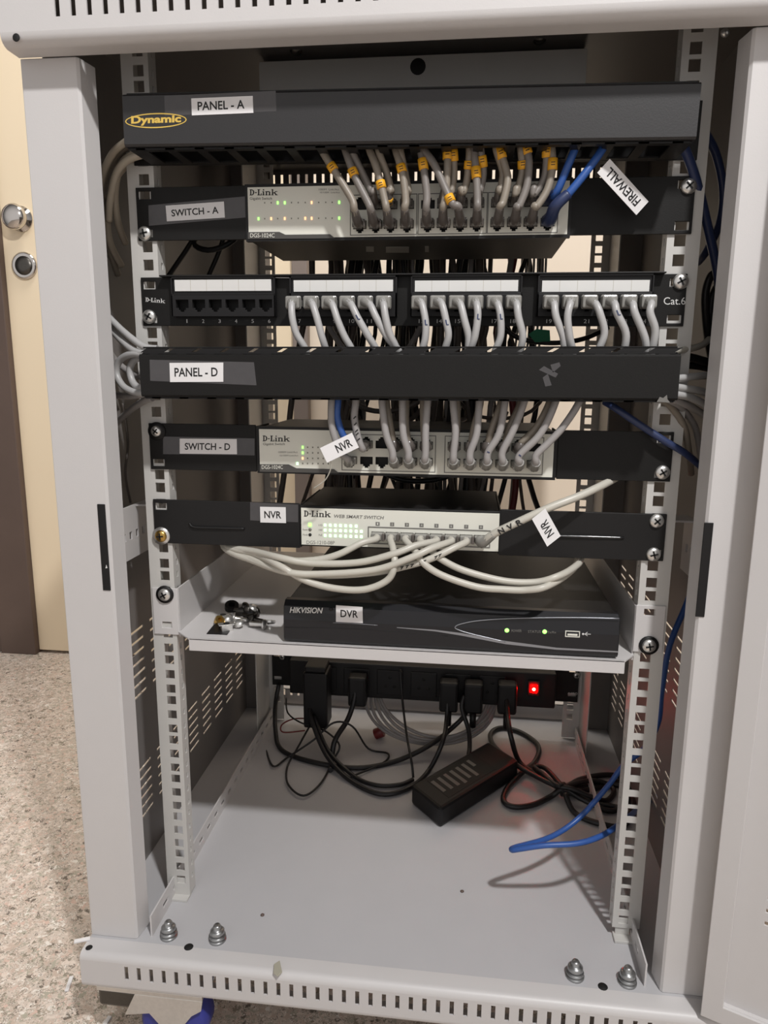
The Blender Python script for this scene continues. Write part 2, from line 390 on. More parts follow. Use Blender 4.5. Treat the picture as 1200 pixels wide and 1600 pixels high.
# front posts: face with a return flange on the inside
def post(sx):
    xi = 257.0; b = MB()
    poly = [(sx*XO, YF), (sx*xi, YF), (sx*(xi-2), YF+2), (sx*(xi-5), YF+22), (sx*(xi-3.4), YF+22), (sx*(xi+1), YF+4), (sx*(XO-2), YF+4), (sx*(XO-2), YF+28), (sx*XO, YF+28)]
    b.prism([(x, y, ZF) for x, y in poly], (0, 0, 521-ZF)); return b
for sx in (-1, 1):
    p = part(post(sx), 'front_post', GREY, bevel=1.2)
    xl = 261.5*sx if sx < 0 else 257.5
    part(MB().box(xl-3.6, xl+3.6, YF-.9, YF+.5, 79.5, 159.5), 'latch_slot_strip', BPL, .4)  # dark strip laid on the post to stand for its cutout slot
part(MB().prism([(-261, YF-1, 100.5), (-259.2, YF-1, 101), (-260, YF-1, 104)], (0,-.3,0)), 'latch_mark', INKW)
for sx in (-1, 1):
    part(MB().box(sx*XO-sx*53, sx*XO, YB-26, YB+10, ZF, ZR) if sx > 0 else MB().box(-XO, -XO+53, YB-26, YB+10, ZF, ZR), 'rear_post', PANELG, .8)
# side panels with rows of louvre slots
def side_holes():
    H = []
    for c in range(9):
        y0 = 48+49.5*c
        if y0+33 > YB-30: continue
        for z0, n, pit in ((-231, 6, 11.7), (-84, 7, 12.6)):
            for k in range(n): H.append((y0, y0+33, z0+pit*k-1.7, z0+pit*k+1.7))
    return H
SH = side_holes()
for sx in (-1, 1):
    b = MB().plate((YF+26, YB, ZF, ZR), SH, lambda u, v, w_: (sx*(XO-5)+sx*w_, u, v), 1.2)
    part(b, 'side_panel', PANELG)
# mounting rails
def rail_holes(z0, z1):
    H = []; k = -8
    while 44.45*k < z1+50:
        for d in (0, 12.7, -15.875):
            z = 44.45*k - 12.7 + d
            if z0+6 < z < z1-6: H.append(z)
        k += 1
    return H
for sx in (-1, 1):
    xa, xb = (-249.5, -224.5) if sx < 0 else (222.5, 249.5)
    hx = -233.8 if sx < 0 else 233.2
    zt = ZR-2; zb = ZF+3 if sx < 0 else ZF+12
    holes = [(hx-4.75, hx+4.75, z-4.75, z+4.75) for z in rail_holes(zb, zt)]
    b = MB().plate((xa, xb, zb, zt), holes, lambda u, v, w_: (u, w_, v), 1.6)
    xi = xb if sx < 0 else xa
    fh = [(7, 11, z-3, z+3) for z in rail_holes(zb, zt)]
    b.plate((1.6, 16, zb, zt), fh, lambda u, v, w_: (xi - sx*0 + (-w_ if sx < 0 else w_), u, v), 1.5)
    xo = xa if sx < 0 else xb
    b.plate((1.6, 30, zb, zt), [], lambda u, v, w_: (xo + (w_ if sx < 0 else -w_), u, v), 1.5)
    part(b, 'mounting_rail', GREYD)
    holes = [(hx-4.75, hx+4.75, z-4.75, z+4.75) for z in rail_holes(ZF+20, zt)]
    b = MB().plate((xa, xb, ZF+2, zt), holes, lambda u, v, w_: (u, 408+w_, v), 1.6)
    b.plate((340, 408, ZF+2, zt), [], lambda u, v, w_: (xo + (w_ if sx < 0 else -w_), u, v), 1.5)
    part(b, 'rear_mounting_rail', GREYD)
    # foot brackets, sill angle and side brace
    part(MB().box(hx-9, hx+9, -8, 6, ZF, ZF+3).box(hx-7, hx+7, 1.7, 4, ZF, ZF+22), 'rail_foot', GREYD, .5)
    xs = sx*241.5
    b = MB().plate((-58, 400, ZF, ZF+24), [(y, y+13, ZF+9, ZF+14) for y in range(-30, 390, 26)], lambda u, v, w_: (xs+sx*w_, u, v), 1.6)
    part(b, 'sill_angle', GREY)
    xq = sx*275
    b = MB().plate((-40, 60, 88, 142), [(y, y+6, 108, 116) for y in (0, 14, 28, 42)], lambda u, v, w_: (xq+sx*w_, u, v), 2)
    b.box(min(xq, sx*300), max(xq, sx*300), -40, -38, 88, 142)
    b.box(min(xq, sx*249), max(xq, sx*249), 30, 60, 140.2, 142)
    part(b, 'side_brace', GREY)
# fan box under the roof
b = MB().box(-150, 160, 86, 88, 505, 570).prism([(-150, 86, 570), (160, 86, 570), (160, 110, ZR), (-150, 110, ZR)], (0, 2, -.5)); fb = part(b, 'fan_plate', GREYD, .8)
MB().lathe(at(653, 104, 86), (0,-1,0), [(7.4,0),(7,.3),(0.01,.3)], 20).build('cable_hole', HOLE, fb)
for px in ((463, 76), (843, 58)):
    p = at(px[0], px[1], 84)
    MB().lathe(p, (0,-1,0), [(6.5,-1),(6.5,3),(4,5),(0.01,5.5)], 14).build('bolt', STEELD, fb)
for x, y, z in ((-243, -20, 545), (252, -8, 540)):
    part(MB().lathe((x, y, z), (0,-1,0), [(3.5,0),(3,1.5),(0.01,2)], 12), 'rivet', STEEL)
# floor bolts
for x, y in ((-225.5, -54.4), (-174.8, -53), (178.5, -54), (226.8, -55)):
    part(MB().lathe((x, y, ZF), (0,0,1), [(8.8,0),(8.8,1.8),(6.6,2.0),(6.6,3.0),(8.2,3.2),(8.2,5.4),(6.4,5.6),(6.4,6.6),(7.4,6.8),(7.2,10.5),(5.5,12),(4,12.2),(4,15.5),(3,17),(0.01,17)], 24), 'floor_bolt', STEELB)
# casters: swivel plate, fork with two arms, blue wheel, axle nut
for sx in (-1, 1):
    for sy in (-1, 1):
        X = lambda x: x if sx < 0 else -x-432+432
        yc = -62 if sy < 0 else 430
        b = MB().box(min(X(-292), X(-182)), max(X(-292), X(-182)), yc-20, yc+26, -334, -329)
        for ys in (-20, 18):
            b.prism([(X(x), yc+ys, z) for x, z in ((-252,-334),(-182,-334),(-184,-346),(-194,-353),(-204,-367),(-205,-396),(-228,-396),(-229,-366),(-238,-355),(-264,-360))], (0, 2.5, 0))
        c = part(b, 'caster', STEEL, .5)
        b = MB().box(min(X(-292), X(-244)), max(X(-292), X(-244)), yc-18, yc+20, -354, -334); b.build('swivel_housing', STEELD, c, bevel=3)
        MB().lathe((X(-216), yc-15, -371), (0,1,0), [(10,0),(30,.5),(34,3),(34,26),(30,29),(10,30)], 32).build('wheel', BLUEW, c)
        MB().lathe((X(-216), yc-20, -380), (0,-1,0), [(6.5,0),(6.5,4),(4,4.2),(4,7),(0.01,7.2)], 6, smooth=False).build('axle_nut', STEEL, c)
# cabinet door, swung open past ninety degrees on the right
DA = math.radians(24); dv = Vector((math.cos(DA), -math.sin(DA), 0)); dn = Vector((-math.sin(DA), -math.cos(DA), 0))
DH = Vector((283, -88, 0)); DW, DZ0, DZ1 = 560, -284, 516
def dp(u, v, w_): p = DH + dv*u - dn*w_; return (p.x, p.y, v)
b = MB().plate((0, DW, DZ0, DZ1), [(17, DW-17, DZ0+17, DZ1-17)], dp, 3)
b.plate((15, DW-15, DZ0+15, DZ1-15), [(u, u+26, z, z+3) for u in (40, 90, 140) for z in (-178, -166, -154, -142, -130)], lambda u, v, w_: dp(u, v, w_+7), 1.2)
b.plate((0, 3, DZ0, DZ1), [], lambda u, v, w_: dp(u, v, w_+3), 16)
b.plate((0, DW, DZ0, DZ0+2), [], lambda u, v, w_: dp(u, v, w_+3), 16)
for rc in ((15, 17, DZ0+15, DZ1-15), (15, DW-15, DZ0+15, DZ0+17)):
    b.plate(rc, [], lambda u, v, w_: dp(u, v, w_+3), 5)
part(b, 'cabinet_door', GREY, .9)
# ------------------------------------------------------------------ rack equipment
def ear_plate(x0, x1, z0, z1, slots, y0=-2.2, t=2.2):
    return MB().plate((x0, x1, z0, z1), slots, lambda u, v, w_: (u, y0+w_, v), t)
def slot(x, z): return (x-6, x+6, z-3.4, z+3.4)
def jack_hole(x, z, up):                    # RJ45 outline: body and latch notch
    d = -1 if up else 1
    return [(x-5.9, x+5.9, z-3.6, z+3.6), (x-3.2, x+3.2, min(z, z-d*5.4), max(z, z-d*5.4)), (x-1.7, x+1.7, min(z, z-d*6.9), max(z, z-d*6.9))]
def jack(parent, x, z, y, depth=10, m=HOLE, name='port'):
    b = MB(); x0, x1, z0, z1 = x-6.2, x+6.2, z-7.1, z+7.1
    b.box(x0, x1, y+depth-1, y+depth, z0, z1)
    b.box(x0, x0+.25, y+.4, y+depth, z0, z1).box(x1-.25, x1, y+.4, y+depth, z0, z1)
    b.box(x0, x1, y+.4, y+depth, z0, z0+.2).box(x0, x1, y+.4, y+depth, z1-.2, z1)
    return b.build(name, m, parent)
def led(parent, x, z, y, m, w_=1.0, h=1.9, name='indicator_light'):
    return MB().box(x-w_/2, x+w_/2, y-.5, y+.2, z-h/2, z+h/2).build(name, m, parent)
def led_px(parent, px, py, y, m, w_=1.0, h=1.9):
    p = at(px, py, y); return led(parent, p.x, p.z, y, m, w_, h)
# ---- cable managers
def cable_manager(label, x0, x1, z0, z1, org, roty):
    t = thing('cable_manager', label, 'cable manager', org, 'black cable managers', roty)
    zc0, zc1 = z0, z1
    b = MB()                                   # channel cover with lips
    prof = [(-46, zc0+9), (-46, zc0), (-48.4, zc0), (-50, zc0+1.6), (-50, zc1-1.6), (-48.4, zc1), (-38, zc1), (-38, zc1-1.4), (-47.4, zc1-1.4), (-48.4, zc1-3), (-48.4, zc0+9)]
    prof = [(-38, zc0), (-48.4, zc0), (-50, zc0+1.6), (-50, zc1-1.6), (-48.4, zc1), (-38, zc1), (-38, zc1-1.4), (-47.8, zc1-1.4), (-48.4, zc1-2.2), (-48.4, zc0+2.2), (-47.8, zc0+1.4), (-38, zc0+1.4)]
    k = len(prof)
    vs = [(x, y, z) for x in (x0, x1) for y, z in prof]
    b.add(vs, [(i, (i+1) % k, (i+1) % k+k, i+k) for i in range(k)])
    for i0, d in ((0, 1), (k, -1)):
        for q in ((0,1,10,11), (1,2,9,10), (2,3,8,9), (3,4,7,8), (4,5,6,7)):
            f = [i0+j for j in q]; b.f.append(f[::-1] if d > 0 else f); b.m.append(0); b.s.append(False)
    cov = b.build('cover', CHAR if z0 > 400 else BLK, t)
    nn = 17; pit = (x1-x0-24)/nn
    for zz, nm in ((zc0-1.8, 'lower_finger_comb'), (zc1+.4, 'upper_finger_comb')):
        H = [(x0+12+pit*i+4, x0+12+pit*(i+1)-4, -40, -7) for i in range(nn)]
        m_ = MB().plate((x0+2, x1-2, -46, -1), H, lambda u, v, w_: (u, v, zz+w_), 1.4)
        for i in range(nn+1):                  # finger tips hooked up into the cover
            xx = x0+12+pit*i; sg = 1 if zz < zc1 else -1
            m_.box(xx-4, xx+4, -46, -44.6, min(zz, zz+sg*10), max(zz, zz+sg*10))
        if zz > zc1 and z0 < 400:
            for i in range(nn+1):
                xx = x0+12+pit*i
                m_.prism([(xx-13, -45, zc1+1.6), (xx+8, -45, zc1+1.6), (xx+14.5, -45, zc1+5.4), (xx-6.5, -45, zc1+5.4)], (0, 1.2, 0))
        if zz > zc1 and z0 < 400: m_.box(x0+2, x1-2, -45, -43.8, zc1+5, zc1+6.4)
        m_.build(nm, BLKS, t)
    MB().box(-241, 241, -2, 0, zc0-2, zc1+3).build('back_plate', BLKS, t)
    for xx in (x0+1, x1-3):
        MB().box(xx, xx+2, -46, -2, zc0-1, zc1+1).build('end_plate', BLKS, t)
    return t, cov
PA, ca = cable_manager('black cable manager with the gold oval logo at the top of the rack', -226.5, 226, 454.8, 494.2, (0, -25, 475), .0133)
# stickers on the tilted cover are placed in the photo and then moved back into the cover's untilted frame
def untilt(o, org, a):
    o.parent.matrix_world  # stickers lie in absolute rack coordinates; undo the tilt once
    M = Matrix.Rotation(-a, 4, 'Y')
    for v in o.data.vertices: v.co = M @ v.co
    for c in o.children: untilt(c, org, a)
st = sticker(ca, [(299,154),(395,150),(396,176.5),(300,180.5)], -50, 'PANEL - A', (.1,.27,.86,.78))
untilt(st, None, .0133)
tp = sticker(ca, [(257,150),(431,142),(432,174),(258,181)], -49.7, None, m=TAPE, name='tape'); untilt(tp, None, .0133)
e0 = at(243.5, 188.5, -50)
ring = MB(); n = 40
rx, rz = (at(291.5,186,-50)-at(195.5,190,-50)).length/2, (at(243,177,-50)-at(243,200.5,-50)).length/2
vo_ = [e0+Vector((math.cos(2*math.pi*i/n)*rx, -.15, math.sin(2*math.pi*i/n)*rz)) for i in range(n)]
vi_ = [e0+Vector((math.cos(2*math.pi*i/n)*(rx-.9), -.15, math.sin(2*math.pi*i/n)*(rz-.9))) for i in range(n)]
ring.add(vo_+vi_, [(i, (i+1) % n, (i+1) % n+n, i+n) for i in range(n)])
untilt(ring.build('logo_ring', YEL, ca), None, .0133)
untilt(letter_px(ca, 'Dynamic', 205, 181.5, 283, 197, -50, YEL, slope=-.03, bold=.04), None, .0133)
PD, cdv = cable_manager('black cable manager marked PANEL - D below the patch panel', -224.5, 228.5, 255.4, 291.8, (0, -25, 273), -.0052)
st = sticker(cdv, [(265,567),(349,566.5),(349,596.5),(266,597)], -50, 'PANEL - D', (.09,.28,.9,.74)); untilt(st, None, -.0052)
tp = sticker(cdv, [(234,562),(397,566),(401,602),(235,595)], -49.7, None, m=TAPE, name='tape'); untilt(tp, None, -.0052)
b = MB()
for q in ([(842,578),(850,572),(872,584),(868,590)], [(848,590),(856,584),(862,602),(852,604)], [(860,570),(874,566),(876,572),(864,582)]):
    b.prism([at(x, y, -50) for x, y in q], (0,-.12,0))
sc_ = b.build('scuff_mark', TAPE, cdv); untilt(sc_, None, -.0052)
b = MB().prism([at(x, y, -50) for x, y in ((1026,628),(1031,620),(1036,622),(1042,617),(1043,624),(1047,629))], (0,-.2,0))
untilt(b.build('paint_chip', INKG, cdv), None, -.0052)
# ---- 24 port switches
def switch24(label, org, zc, lx, rx_, zb, zt, face, cols, zlow, zup, grp):
    t = thing('network_switch', label, 'switch', org, grp)
    x0, x1, z0, z1 = face
    z0e, z1e = zb, zt
    for a, e, nm in ((-241.3, lx, -1), (rx_, 241.3, 1)):
        sx = nm*233.3
        ep = ear_plate(a, e, z0e, z1e, [slot(sx, z0e+6.4), slot(sx, z1e-6.4)])
        xi = e if nm < 0 else a
        ep.box(min(xi, xi-nm*1.5), max(xi, xi-nm*1.5), -2, 40, z0e+1, z1e-1)
        ep.build('rack_ear', BLK, t, bevel=.4)
    MB().box(x0-1.5, x1+1.5, 2.4, 122, z0-1.2, z1+1.2).build('chassis', BLKS, t, bevel=.6)
    H = []
    for x in cols: H += jack_hole(x, zlow, False) + jack_hole(x, zup, True)
    fp = MB().plate((x0, x1, z0, z1), H, lambda u, v, w_: (u, -4+w_, v), 1.6).build('face_plate', FACE, t)
    bz = MB().plate((x0-2.6, x1+2.6, z0-2.6, z1+2.6), [(x0, x1, z0, z1)], lambda u, v, w_: (u, -3.6+w_, v), 5.6).build('bezel', BLKS, t)
    for x in cols:
        for z in (zlow, zup): jack(t, x, z, -2.8, 5)
    return t, fp
SAx = [-37.7,-23.7,-10.8,3.6, 21.4,35.1,49.4,63.5, 80.9,94.9,108.8,123.0]
SA, fa = switch24('black rack switch with wide ears and beige face marked SWITCH - A', (0, 0, 392), 0, -138.5, 141, 392.2, 437.4, (-137.4,139.6,392.8,435.2), SAx, 402.8, 418.6, 'black 24 port rack switches')
for k, (a, c) in enumerate(((0,3),(4,7),(8,11))):
    xa, xb = SAx[a]-8.6, SAx[c]+8.6
    MB().plate((xa, xb, 393.9, 427.4), [(xa+.7, xb-.7, 394.6, 426.7)], lambda u, v, w_: (u, -4.25+w_, v), .3).build('port_bank_frame', INKG, fa)
def model_strip(fp, pts, body, tx):
    s = MB().prism([at(x, y, -4.15) for x, y in pts], (0,-.3,0)).build('model_strip', DSTRIP, fp)
    letter_px(s, body, *tx, -4.45, FACE)
def logo_px(fp, x0, y0, x1, y1, y, slope=0):
    o = at(x0, y1, y); slab_logo(fp, o, at(x1, y1+slope*(x1-x0), y)-o, at(x0, y0, y)-o, INK)
logo_px(fa, 390, 296, 434, 305.5, -4, -.01)
letter_px(fa, 'Gigabit Switch', 390.5, 308, 425, 313.5, -4, INK)
model_strip(fa, [(387.4,362.8),(436.5,362.3),(446,366.8),(515.7,366),(523.6,372.4),(387.6,373.4)], 'DGS-1024C', (391,364.5,429,371))
letter_px(fa, '1000M  Link/Act', 498, 294.5, 530, 297.5, -4, INKG); letter_px(fa, '10/100M  Link/Act', 500, 299.5, 531, 302, -4, INKG)
GN, AM, OF = GREEN, AMBER, LOFF
for i, px in enumerate((413.7,423.8,434,445,455.5,466,477,487,498,509,519,530)):
    led_px(fa, px, 317-.08*i, -4, {2:GN,3:GN,7:AM,11:GN}.get(i, OF), 1.3 if i in (2,3,7,11) else .8, 2.3 if i in (2,3,7,11) else 1)
for i, px in enumerate((404,413.7,423.8,434,445,455.5,466,477,487,498,509,519,530)):
    led_px(fa, px, 341.8-.08*i, -4, {0:GN,2:AM,4:AM,7:AM,8:AM,12:GN}.get(i, OF), 1.3 if i in (0,2,4,7,8,12) else .8, 2.3 if i in (0,2,4,7,8,12) else 1)
sticker(SA, [(232,321),(383,307),(384,340),(233,353)], -2.25, None, m=TAPE, name='tape')
sticker(SA, [(259,321.5),(350,315),(351.5,340),(261,346)], -2.5, 'SWITCH - A', (.09,.28,.9,.72))
screw(SA, (at(226.5,365,-2.2)), 6.4, ang=.2); screw(SA, at(1076,291,-2.2), 6.4, ang=.75)
for x, y, wd, h in ((578,389,12,8),(621,390,36,9),(667,389,6,9)):
    q = [atz(x-wd/2, y-h/2, 391.7), atz(x+wd/2, y-h/2, 391.7), atz(x+wd/2, y+h/2, 391.7), atz(x-wd/2, y+h/2, 391.7)]
    MB().prism(q, (0,0,-.3)).build('underside_patch', FACE2, SA)  # flat pale patches stand for pale openings of unknown kind under the chassis
SDx = [-45.9,-31.2,-16.8,-3.6,10.0,24.2, 49.3,64.0,78.5,92.8,106.6,120.8]
SD, fd = switch24('black rack switch with beige face marked SWITCH - D above the NVR row', (0, 0, 183), 0, -136.5, 142, 183.3, 227.4, (-132.6,138.2,185.0,223.8), SDx, 196.5, 211.5, 'black 24 port rack switches')
for a, c in ((0,5),(6,11)):
    xa, xb = SDx[a]-8.6, SDx[c]+8.6
    MB().plate((xa, xb, 186.8, 220.8), [(xa+.7, xb-.7, 187.5, 220.1)], lambda u, v, w_: (u, -4.25+w_, v), .3).build('port_bank_frame', INKG, fd)
logo_px(fd, 410.5, 680.5, 453, 689.5, -4, .01)
letter_px(fd, 'Gigabit Switch', 411, 692, 445, 696.5, -4, INK, .0)
model_strip(fd, [(406,725.4),(451,725.6),(463,731.5),(522,733),(530,739.5),(406,737)], 'DGS-1024C', (409,726.8,442,732.8))
letter_px(fd, '1000M Link/Act', 435, 705, 465, 708, -4, INKG); letter_px(fd, '10/100M Link/Act', 437, 710.5, 466, 713, -4, INKG)
for i, px in enumerate((473,480.6,488.6,497,505,513)):
    for j, py in enumerate((698.8,707.4,716,724)):
        m_ = (GN, GN, AM, OF)[j] if i == 0 else OF
        led_px(fd, px, py+.1*i, -4, m_, 1.5 if i == 0 and j < 3 else 1.0, 2.4 if i == 0 and j < 3 else 1.2)
led_px(fd, 464.7, 724.3, -4, GREENP, 2, 2.6)
sticker(SD, [(255,682),(398,685),(398,711.5),(255,709.5)], -2.25, None, m=TAPE, name='tape')
sticker(SD, [(281,685.3),(370,686),(370.5,709.7),(281,708.8)], -2.5, 'SWITCH - D', (.09,.26,.88,.72))
screw(SD, at(245.5,673.5,-2.2), 5.2, washer=8.6, ang=.9); screw(SD, at(1035,738,-2.2), 6.4, ang=.6)
# ---- patch panel
PP = thing('patch_bay', 'black 24 port patch panel with white label strips and grey cables', 'patch panel', (0, 0, 317))
zb, zt = 317.4, 360.4
H = [slot(sx*233.3, z) for sx in (-1, 1) for z in (zb+6, zt-7)]
PX = [[-199.9+15.55*i for i in range(6)], [-94.0+15.9*i for i in range(6)], [16.2+16.05*i for i in range(6)], [127.4+15.85*i for i in range(6)]]
ZPT = 336.3
MB().plate((-241.3, 241.3, zb, zt), H + [(g[0]-8, g[-1]+8, ZPT-7.5, ZPT+7.5) for g in PX], lambda u, v, w_: (u, -2+w_, v), 2).build('panel_plate', BLK, PP, bevel=.5)
MB().box(-220, 222, -10, 6, zt-.4, zt+1).box(-219, 221, 0, 60, zb+4, zb+5.5).build('top_lip', BLKS, PP, bevel=.4)
GR = ((-209,-114.3,356.9,346.9),(-99,-5,355.9,346),(9,103,355,345.6),(118,212,354.4,345))
k = 0
for g, (xa, xb, za, zc) in zip(PX, GR):
    H = []
    for x in g: H += jack_hole(x, ZPT, False)
    m_ = MB().plate((xa-1, xb+1, 325.2, 344), H, lambda u, v, w_: (u, -9+w_, v), 1.4)
    m_.box(xa-1, xa+.4, -9, -2, 325.2, 360).box(xb-.4, xb+1, -9, -2, 325.2, 360).box(xa, xb, -7, -2, 344, 360)
    m_.box(xa-1, xb+1, -9, -2, 358.4, 360).box(xa-1, xb+1, -9, -7, 344, 345.2)
    gb = m_.build('port_block', BPL, PP, bevel=.3)
    ls = MB().box(xa+2.6, xb-2.6, -8.2, -7, zc+.6, za+.4).build('label_strip', STRIP, gb)
    for i in range(1, 6):
        xx = xa+2.6+(xb-xa-5.2)*i/6
        MB().box(xx-.2, xx+.2, -8.3, -8.1, zc+.6, za+.4).build('divider_line', FACE2, ls)
    for x in g:
        k += 1; jack(gb, x, ZPT, -7.5, 9)
        wd = 1.0 if k == 1 else (2.2 if k < 10 else 4.6)
        lettering(PP, str(k), (x-wd/2+1.2, -2, 320.0), (wd,0,0), (0,0,3.3), INKW)
o = at(227.5, 471.5, -2); slab_logo(PP, o, at(258,474,-2)-o, at(227.5,464.5,-2)-o, INKW)
letter_px(PP, 'Cat.6', 1037, 464.5, 1071, 476, -2, INKW)
screw(PP, at(233.5,495,-2.2), 6.4, ang=1.0); screw(PP, at(1063.5,440,-2.2), 6.6, ang=.5)
q = [at(406,434,-6), at(481,435,-6), at(481,431.5,12), at(406,431.5,12)]
pc = MB().prism(q, (0,0,.5)).build('paper_strip', WHITE, None, q[0])
tag(pc, 'thin white paper strip lying on top of the patch panel', 'paper')
# ---- web smart switch on the NVR row
NV = thing('network_switch', 'small eight port switch with silver face between two long black ears', 'switch', (0, 0, 110))
for sgn in (-1, 1):
    a, e = (-241.3, -95.5) if sgn < 0 else (93.5, 241.3)
    sx = sgn*233.3
    zlo, zhi = 110.2, 153.8
    b = ear_plate(a, e, zlo, zhi, [slot(sx, zlo+7), slot(sx, zhi-7)])
    xi = e if sgn < 0 else a
    b.box(min(xi, xi-sgn*1.5), max(xi, xi-sgn*1.5), -2, 90, zlo+1, zhi-1)
    ea = b.build('rack_ear', BLKS, NV, bevel=.6)
    xm = (-205, -150) if sgn < 0 else (135, 205)
    MB().tube([(xm[0], -2.4, 131 if sgn < 0 else 134), (xm[0]+5, -3.2, 127.5 if sgn < 0 else 131), ((xm[0]+xm[1])/2, -3.2, 127.5 if sgn < 0 else 131), (xm[1], -2.6, 127.5 if sgn < 0 else 131)], 1.3).build('embossed_rib', BLKS if sgn < 0 else GLOSS, ea)
MB().box(-94.8, 94.3, -2, 112, 112.4, 152.0).build('chassis', BLKS, NV, bevel=.8)
NVx = [-20.3,-6.6,7.3,21.0,34.9,48.6,62.5,76.0]; ZNV = 125.8
H = []
for x in NVx: H += jack_hole(x, ZNV, False)
fn_ = MB().plate((-93.6, 92.6, 114.3, 150), H, lambda u, v, w_: (u, -4+w_, v), 1.4).build('face_plate', FACE, NV)
for x in NVx: jack(NV, x, ZNV, -3, 3)
MB().plate((-29.5, 85, 117.4, 134.2), [(-28.6, 84.1, 118.3, 133.3)], lambda u, v, w_: (u, -4.5+w_, v), .6).build('port_bank_frame', INKG, fn_)
logo_px(fn_, 475, 797.5, 517, 807, -4, .03)
letter_px(fn_, 'WEB SMART SWITCH', 522, 803.8, 600, 809, -4, INKG, slope=.034, bold=.02, shear=.2)
for r_, py in enumerate((820.5, 828.5, 836.8)):
    for c, px in enumerate((508,516,524,532,540,548,556.5,564.5)):
        if r_ == 0 and c == 7: continue
        led_px(fn_, px, py+.035*(px-508), -4, GREENP, 2.2, 2.6)
led_px(fn_, 484.3, 820, -4, GREEN, 3, 3.4)
for px, py, m_ in ((484.5,827.5,LOFF), (484.5,835.5,INK)):
    p = at(px, py, -4); MB().lathe(p, (0,-1,0), [(1.6,0),(1.4,.5),(0.01,.5)], 12).build('button', m_, fn_)
letter_px(fn_, 'Reset', 473, 826, 481, 829, -4, INKG); letter_px(fn_, 'Mode', 473, 834, 481, 837, -4, INKG)
for py, t_ in ((819,'1G'),(826.5,'100'),(834.5,'PoE')): letter_px(fn_, t_, 498, py, 503.5, py+3, -4, INKG)
letter_px(fn_, 'DGS-1210-08P', 479, 844.5, 523, 850, -4, INKG, slope=.02)
for i, x in enumerate(NVx):
    q = (x, -4, 137.0-.05*i)
    s_ = MB().plate((x-1.9, x+1.9, 135.1, 138.7), [], lambda u, v, w_: (u, -4.2+w_, v), .2).build('port_number_tile', INKG, fn_)
    lettering(s_, str(i+1), (x-.6, -4.2, 136), (1.2,0,0), (0,0,2), FACE)
sticker(NV, [(391,784.5),(466,788.5),(466,816),(391,813)], -2.25, None, m=TAPE, name='tape')
sticker(NV, [(406.5,791.7),(446.5,792.5),(447,817.2),(407,816.2)], -2.5, 'NVR', (.16,.28,.82,.74))
screw(NV, at(252.5,837,-2.2), 6.0, washer=8.8, wm_=STEEL, ang=.1, m=BRASS); screw(NV, at(1026,814,-2.2), 6.4, ang=.8); screw(NV, at(1021,866,-2.2), 6.4, ang=.3)
# ---- shelf
SH_ = thing('rack_shelf', 'light grey metal rack shelf holding the recorder and loose screws', 'shelf', (0, 100, 20))
ZS = 19.0
poly = [(-205, -18), (211, -18), (222, -2), (222, 330), (-222, 330), (-222, -2)]
MB().prism([(x, y, ZS-1.4) for x, y in poly], (0,0,1.4)).build('tray', GREY, SH_)
MB().box(-205, 211, -18, -16.4, ZS-13, ZS).build('front_lip', GREY, SH_, bevel=.6)
for sx in (-1, 1):
    xi = sx*222
    MB().box(min(xi, xi-sx*1.5), max(xi, xi-sx*1.5), 0, 330, ZS-6, 64 if sx < 0 else 66).build('side_wall', GREY, SH_)
    zlo, zhi = (15.2, 64) if sx < 0 else (22, 67.5)
    a, e = (-247.5, -221) if sx < 0 else (221, 247.5)
    ex = -233.8 if sx < 0 else 233.4
    MB().plate((a, e, zlo, zhi), [(ex-5, ex+5, z-3, z+3) for z in ((25.4,) if sx < 0 else (61,))], lambda u, v, w_: (u, -1.7+w_, v), 1.7).build('shelf_ear', GREY, SH_, bevel=.5)
screw(SH_, at(258,928.5,-1.8), 6.4, washer=9, ang=.5); screw(SH_, at(1013.5,1008,-1.8), 6.4, washer=9, ang=.2)
# ---- recorder
RC = thing('video_recorder', 'dark flat video recorder with green lights and a DVR sticker on the grey shelf', 'recorder', (47, 100, ZS))
X0, X1, Y0 = -109.5, 204.5, -15.0
zf0, zf1 = ZS+1.8, 60.5
b = MB(); prof = [(Y0, zf0), (Y0-2, zf0+3), (Y0-2, 43), (Y0, 56), (Y0+6, zf1), (Y0+14, zf1), (Y0+14, zf0)]
k = len(prof); vs = [(x, y, z) for x in (X0, X1) for y, z in prof]
b.add(vs, [(i, i+k, (i+1) % k+k, (i+1) % k) for i in range(k)]+[tuple(range(k)), tuple(range(2*k-1, k-1, -1))])
fr = b.build('front_panel', DVRP, RC, bevel=.8)
MB().box(X0+2, X1-2, Y0+13, Y0+250, ZS+2.5, 59.2).build('lid', BLKS, RC, bevel=1)
for x in (X0+20, X1-20):
    for y in (10, 215): MB().lathe((x, y, ZS+.1), (0,0,1), [(8,0),(8,2.6)], 16).build('foot', BPL, RC)
YD = Y0-2
def arc(pts, r, m, nm): MB().tube([at(x, y, YD) for x, y in pts], r, n=6, sub=5).build(nm, m, fr)
SILV = mat('silver trim', (150, 152, 158), .3, .6)
arc([(968,966.5),(900,965),(808,966),(750,969.5),(720,975),(711,980),(716,984),(735,990),(790,1003)], .55, SILV, 'trim_arc')
b = MB()
top = [(620,980),(680,984),(720,989),(790,1001.5),(870,1012),(966,1017.5)]; bot = [(620,981),(680,986.5),(720,993),(790,1006.5),(870,1015.2),(966,1019.6)]
q = [at(x, y, YD-.2) for x, y in top+bot[::-1]]
n_ = len(top)
b.add(q, [(i, i+1, 2*n_-2-i, 2*n_-1-i) for i in range(n_-1)]); b.build('silver_band', SILV, fr)
arc([(445,980),(560,983),(700,994)], .3, BPL, 'seam')
arc([(520,973),(548,974),(590,977)], .3, SILV, 'seam_highlight')
